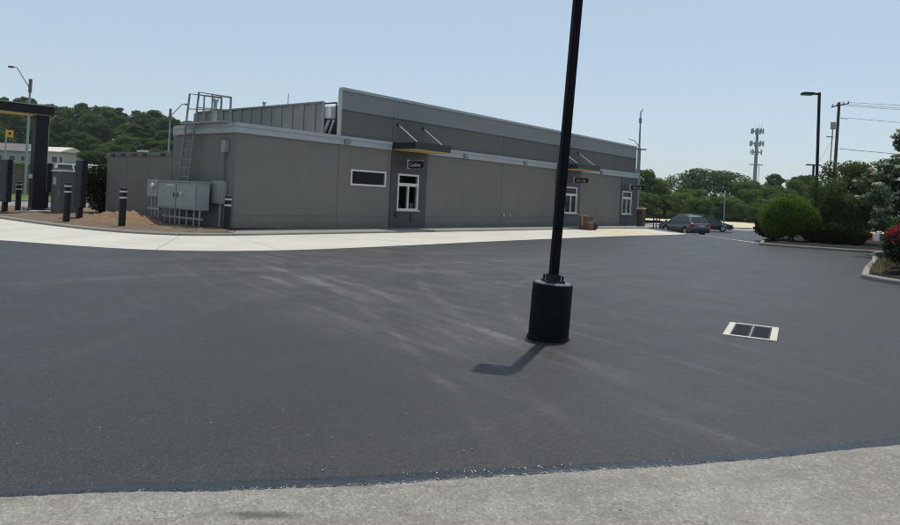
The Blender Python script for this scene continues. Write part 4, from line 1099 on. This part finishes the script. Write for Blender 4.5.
    if suv:
        for s_ in (-1, 1): MB().tube([(-1.9, s_*.58, zmax+.04), (-1.7, s_*.58, zmax+.07), (.2, s_*.58, zmax+.07), (.4, s_*.58, zmax+.03)], .02, 6).build('roof_rail', M['steel'], t)
    return t
suv_prof = [(-1.95,.28),(-2.22,.3),(-2.36,.45),(-2.38,.7),(-2.32,.98),(-2.2,1.05),(1.1,1.06),(1.75,.98),(2.25,.84),(2.36,.66),(2.36,.4),(2.2,.26),(1.9,.26)]
suv_cab = [(-2.26,1.03),(-1.82,1.54),(-1.45,1.65),(-.7,1.69),(-.1,1.68),(.3,1.6),(1.3,1.03)]
X, Y = at(685.5, 58.5)
car('parked_suv', 'dark grey sport utility car seen from behind leaving the lot', (X, Y, hxy(X, Y) + .01), R_(90 + 16), suv_prof, suv_cab, 1.86, 2.75, .355, 'suv_paint', True)
sed_prof = [(-1.98,.3),(-2.3,.36),(-2.36,.6),(-2.28,.9),(-1.7,.94),(1.0,.94),(1.7,.84),(2.2,.72),(2.36,.56),(2.34,.36),(2.15,.24),(1.85,.24)]
sed_cab = [(-1.75,.91),(-1.0,1.36),(-.6,1.42),(.1,1.42),(.35,1.37),(1.3,.91)]
X, Y = at(709.5, 70)
car('parked_sedan', 'black sedan half hidden behind the dark grey sport utility car', (X, Y, hxy(X, Y) + .01), R_(-18), sed_prof, sed_cab, 1.8, 2.75, .33, 'sedan_paint', False)

# ================================================================== POLES, TOWER, WIRES
# lamp on the island
g = G(24.6, -12.15, .1)
l2 = thing('lamp_post', 'tall slim black lamp post with one head behind the round bush', 'lamp post', g, 0)
l2.rotation_euler = (0, -.008, 0)
MB().lathe([(.22, -.2), (.22, .55), (.2, .57)], 16).build('post_base', M['kerb'], l2)
MB().box(-.055, .055, -.055, .055, .57, 7.3).build('post_shaft', M['black'], l2, bevel=.01)
MB().box(-.42, .0, -.04, .04, 7.18, 7.28).build('lamp_arm', M['black'], l2)
hd = MB().box(-.85, -.3, -.2, .2, 7.16, 7.28).build('lamp_head', M['black'], l2, bevel=.03); MB().box(-.8, -.35, -.15, .15, 7.145, 7.158).build('lamp_lens', M['reflect'], hd)
# second lamp farther off
X, Y = at(812.5, 72)
l3 = thing('lamp_post', 'distant dark lamp post with a flat double head left of the island lamp', 'lamp post', (X, Y, hxy(X, Y)), 0)
MB().box(-.08, .08, -.08, .08, 0, 7.45).build('post_shaft', M['black'], l3); MB().box(-.75, .75, -.2, .2, 7.4, 7.52).build('lamp_head', M['black'], l3, bevel=.02); MB().lathe([(.25, -.2), (.25, .6)], 12).build('post_base', M['kerb'], l3)
# utility pole with cross arm, transformer, guy pole, wires
X, Y = at(832, 74); zb = hxy(X, Y)
up = thing('utility_pole', 'wooden utility pole with cross arm and transformer above the olive tree', 'utility pole', (X, Y, zb), 0); up.rotation_euler = (0, .028, 0)
MB().tube([(0, 0, -.5), (0, 0, 14.6)], [.2, .14], 10).build('pole_shaft', M['wood_pole'], up)
MB().box(-.95, 1.0, -.06, .06, -.06, .06).build('cross_arm', M['wood_pole'], up, loc=(0, -.16, 14.25), rot=(0, -.28, 0))
for ix in (-.8, -.3, .4, .9): MB().lathe([(.05, 0), (.08, .08), (.05, .16), (.07, .22), (.02, .28)], 8).build('insulator', M['light_metal'], up, loc=(ix, -.16, 14.3 + .28*ix))
MB().lathe([(.24, 0), (.26, .04), (.26, .75), (.2, .82), (.05, .86)], 14).build('transformer', M['light_metal'], up, loc=(-.5, 0, 11.6)); MB().box(-.5, -.1, -.05, .05, 12.0, 12.1).build('transformer_bracket', M['steel'], up)
MB().tube([(-.05, -.2, 12.9), (.9, -.2, 12.8)], .04, 6).build('side_arm', M['steel'], up)
X2, Y2 = at(826.5, 73)
u2 = thing('service_pole', 'thin service pole standing just left of the utility pole', 'pole', (X2, Y2, hxy(X2, Y2)), 0); u2.rotation_euler = (0, .035, 0)
MB().tube([(0, 0, -.3), (0, 0, 11.6)], .06, 8).build('pole_shaft', M['far_steel'], u2); MB().box(-.6, .1, -.04, .04, 10.6, 10.7).build('lamp_arm', M['far_steel'], u2)
def wire(p0, p1, sag, label, r=.018, group='overhead wires'):
    p0 = Vector(p0); p1 = Vector(p1); pts = []
    for k in range(15): t = k/14; q = p0.lerp(p1, t); q.z -= sag*4*t*(1-t); pts.append(q)
    tag(MB().tube(pts, r, 5).build('overhead_wire', M['black'], None), label, 'wire', group)
T0 = Vector((X + .028*14.4, Y - .16, zb + 14.5)); E1 = Vector((X + 42, Y - 12, zb + 14.6))
wire(T0 + Vector((.9, 0, .1)), E1 + Vector((0, 0, .7)), .9, 'topmost overhead wire running right from the utility pole')
wire(T0 + Vector((.4, 0, -.1)), E1 + Vector((0, 0, .1)), 1.0, 'second overhead wire from the top of the utility pole')
wire(T0 + Vector((-.8, 0, -.2)), E1 + Vector((0, 0, -.4)), 1.0, 'third overhead wire from the top of the utility pole')
wire(T0 + Vector((.8, 0, -1.6)), E1 + Vector((0, 0, -2.9)), .7, 'single overhead wire from the side arm of the utility pole')
wire(T0 + Vector((0, 0, -5.0)), E1 + Vector((0, 0, -6.4)), .6, 'lowest overhead wire crossing behind the flowering tree', .026)
X3, Y3 = at(790, 76)
wire(T0 + Vector((-.2, 0, -3.2)), (X3, Y3, 3.0), .5, 'slack service wire slanting down left from the utility pole', .012)
# pole behind the far corner of the building
X, Y = at(637.5, 68); zb = hxy(X, Y)
fp = thing('antenna_pole', 'tall thin pole with a short cross arm behind the far building corner', 'pole', (X, Y, zb), 0)
MB().tube([(0, 0, -.3), (0, 0, 8.1)], [.2, .17], 10).build('pole_shaft', M['far_steel'], fp); MB().tube([(0, 0, 8.1), (0, 0, 11.7)], [.1, .06], 8).build('mast', M['far_steel'], fp)
MB().box(-.7, .7, -.06, .06, 7.9, 8.03).build('cross_arm', M['far_steel'], fp); MB().tube([(0, 0, 8.2), (-.5, 0, 8.8), (-1.1, 0, 8.95)], .04, 6).build('lamp_arm', M['far_steel'], fp)
MB().lathe([(.14, 10.6), (.14, 11.1), (.05, 11.2)], 8).build('antenna', M['far_steel'], fp); MB().tube([(0, 0, 11.7), (.2, 0, 12.0)], .05, 6).build('tip', M['far_steel'], fp)
# thin post by the sedan
X, Y = at(725, 72.5)
tp = thing('thin_post', 'thin pale metal post standing beside the black sedan', 'post', (X, Y, hxy(X, Y)), 0)
MB().tube([(0, 0, -.2), (0, 0, 4.1)], .06, 8).build('post_shaft', M['light_metal'], tp); MB().lathe([(.12, -.02), (.12, .06)], 10).build('base_plate', M['kerb'], tp)
MB().lathe([(.09, 4.1), (.09, 4.2), (.02, 4.25)], 8).build('cap', M['light_metal'], tp)
# cell tower
X, Y = at(753.5, 300); zb = hxy(X, Y)
ct = thing('cell_tower', 'tall grey cell tower with antenna platforms above the thicket', 'tower', (X, Y, zb), 0); ct.rotation_euler = (0, .018, 0)
MB().tube([(0, 0, -1), (0, 0, 38.6)], [1.0, .55], 12).build('mast', M['far_steel'], ct)
for z, n, w in ((37.3, 9, 2.5), (31.8, 9, 2.8), (28.0, 7, 2.3)):
    ring = MB().tube([(w*math.cos(a*math.pi/6), w*math.sin(a*math.pi/6), z) for a in range(13)], .12, 5, False).build('platform', M['far_steel'], ct)
    for k in range(n):
        a = 6.283*k/n; MB().box(-.18, .18, -.3, .3, -1.1, 1.1).build('panel_antenna', M['light_metal'], ring, loc=(w*math.cos(a), w*math.sin(a), z), rot=(0, 0, a))
    for a in (0, 2.1, 4.2): MB().tube([(0, 0, z), (w*math.cos(a), w*math.sin(a), z)], .1, 5).build('platform_arm', M['far_steel'], ring)
MB().box(-2.8, 3.2, -.15, .15, 22.2, 22.6).build('cross_bar', M['far_steel'], ct)
for k in (-1.2, .6, 1.8): MB().tube([(k, 0, 38.4), (k, 0, 41)], .06, 5).build('whip_antenna', M['far_steel'], ct)
MB().tube([(1.6, 0, 0), (1.6, 0, 22)], .12, 6).build('cable_run', M['far_steel'], ct)

# street lamps on the left
def street_lamp(px, Y, H, armx, armz, label, mat='light_metal', r=.1):
    X, Y = at(px, Y); z = hxy(X, Y)
    t = thing('street_lamp', label, 'street lamp', (X, Y, z), 0)
    MB().tube([(0, 0, -.2), (0, 0, H)], [r*1.3, r*.8], 10).build('lamp_post', M[mat], t)
    MB().tube([(0, 0, H - .7), (armx*.62, 0, H + armz*.95), (armx*.8, 0, H + armz)], .05, 7).build('lamp_arm', M[mat], t)
    MB().box(min(armx*.78, armx), max(armx*.78, armx), -.14, .14, H + armz - .09, H + armz + .05).build('lamp_head', M['cabinet_dark'], t, bevel=.03)
    MB().tube([(0, 0, H - 1.0), (0, 0, H + .15)], .14, 8).build('arm_clamp', M['cabinet_dark'], t)
street_lamp(25.5, 58, 9.75, -1.95, 1.15, 'pale street lamp with a bent arm rising above the order canopy')
street_lamp(167, 72, 9.3, 1.9, .7, 'pale street lamp with a curved arm behind the enclosure wall', r=.09)
street_lamp(46, 80, 8.8, 1.2, .1, 'thin pole behind the canopy column with a short arm', r=.08)
# yellow sign left of the column
X, Y = at(8, 45)
ys = thing('warning_sign', 'small amber warning sign with a dark mark near the left edge', 'sign', (X, Y, hxy(X, Y)), 0)
MB().tube([(-.3, .05, -.2), (-.3, .05, 4.6)], .05, 8).build('sign_post', M['light_metal'], ys); sb = MB().box(-.28, .2, -.02, .02, 4.1, 4.55).build('sign_plate', M['yellow_sign'], ys, bevel=.008)
MB().prism([(-.1, 4.25), (.06, 4.25), (.06, 4.33), (.12, 4.33), (-.02, 4.45), (-.14, 4.33), (-.1, 4.33)], -.026, -.021).build('sign_symbol', M['black'], sb)

# ================================================================== FAR LEFT: block wall, houses, parked vehicles, barriers
bw = thing('block_wall', 'low brown block wall beyond the grass on the left', 'wall', W(0, 46, hsv(0, 46)), ROTB)
for row in range(5):
    for k in range(34):
        o = .6*(row % 2); x0 = -18 + 1.2*k + o
        if row == 0 and k == 0: bme = None
        if bme is None:
            b0 = MB().box(0, 1.185, 0, .3, 0, .435).build('block', M['brown_wall'], bw, bevel=.01); bme = b0.data; b0.location = (x0, 0, row*.45)
        else: link('block', bme, bw, (x0, 0, row*.45))
MB().box(-18.2, 24, -.05, .36, 2.26, 2.4).build('wall_cap', M['brown_wall'], bw)
def house(px, Y, w, d, h, rh, rz, wallm, roofm, label, wins, z=None):
    X, Y = at(px, Y); t = thing('distant_house', label, 'house', (X, Y, (hxy(X, Y) if z is None else z) - .3), rz, 'houses on the slope')
    MB().box(-w/2, w/2, -d/2, d/2, 0, h).build('wall', M[wallm], t)
    MB().prism([(-d/2-.5, h), (d/2+.5, h), (0, h+rh)], -w/2-.4, w/2+.4, 'x').build('roof', M[roofm], t)
    for (a, b, z0, z1) in wins:
        f = MB().box(a, b, -d/2-.06, -d/2+.02, z0, z1).build('window', M['frame'], t); MB().box(a+.1, b-.1, -d/2-.08, -d/2-.061, z0+.1, z1-.1).build('pane', M['car_glass'], f)
    MB().box(-.5, .5, -d/2-.05, -d/2+.02, 0.2, 2.3).build('door', M['receptacle'], t)
house(8, 150, 13, 8, 3.4, 1.8, .1, 'greysiding', 'shingle', 'long pale grey house on the slope behind the left menu board', [(-5.5,-4,1.2,2.5),(-2.8,-1.4,1.2,2.5),(2,3.5,1.2,2.5),(4.4,5.8,1.2,2.5)])
house(57, 150, 6.5, 8, 3.6, 1.2, -.1, 'cream', 'cream', 'cream house on the slope between the canopy column and the shrub', [(-3.6,-2.2,1.2,2.6),(1.4,2.8,1.2,2.6),(3.2,4.1,1.2,2.6)])
van_prof = [(-2.0,.35),(-2.5,.4),(-2.55,1.1),(-2.5,1.2),(1.2,1.2),(2.2,1.05),(2.5,.85),(2.5,.4),(2.3,.3),(1.95,.3)]
van_cab = [(-2.5,1.15),(-2.42,2.05),(-2.2,2.15),(1.0,2.15),(1.25,2.05),(1.95,1.15)]
M['van_paint'] = carpaint('white_car_paint', (.7, .68, .66))
X, Y = at(83, 62); car('parked_van', 'white van roof showing above the slim menu board', (X, Y, hxy(X, Y) + .75), R_(-12), van_prof, van_cab, 1.95, 3.0, .36, 'van_paint', False)
X, Y = at(61, 60); car('parked_car', 'pale car behind the dark grey utility cabinet', (X, Y, hxy(X, Y) + .4), R_(170), sed_prof, sed_cab, 1.8, 2.75, .33, 'van_paint', False)
# red and white barriers seen under the trees on the right
def barrier(s, v, rz, mat, label):
    b = thing('plastic_barrier', label, 'barrier', G(s, v, 0), ROTB + rz, 'red and white barriers behind the islands')
    MB().prism([(-.3,0),(.3,0),(.3,.18),(.13,.42),(.1,.95),(-.1,.95),(-.13,.42),(-.3,.18)], -.22, .22).build('barrier_body', M[mat], b, bevel=.015)
    MB().tube([(0, -.225, .7), (0, .225, .7)], .04, 6).build('barrier_pin', M['steel'], b)
bl_ = [('white','leftmost white plastic barrier under the olive tree'),('red','red plastic barrier between white ones under the olive tree'),('white','white plastic barrier between the red and the dark one'),('receptacle','dark brown barrier beside the rose bush'),('white','rightmost white plastic barrier behind the rose bush')]
for i, (m_, lb) in enumerate(bl_): barrier(38.75 + .27*i, -12.1 - .34*i*1.0, R_(-5), m_, lb)

# ================================================================== summer haze: one even closed box of air
hm = bpy.data.materials.new('haze_air'); hm.use_nodes = True; ht = hm.node_tree; ht.nodes.clear()
ho = ht.nodes.new('ShaderNodeOutputMaterial'); hv = ht.nodes.new('ShaderNodeVolumePrincipled')
hv.inputs['Color'].default_value = (.86, .92, 1, 1); hv.inputs['Density'].default_value = .00016; hv.inputs['Anisotropy'].default_value = .2
ht.links.new(hv.outputs[0], ho.inputs['Volume'])
stuff(MB().box(-3400, 3400, -3400, 3400, -3, 56).build('haze', hm, None), 'thin even summer haze filling the air', 'haze')
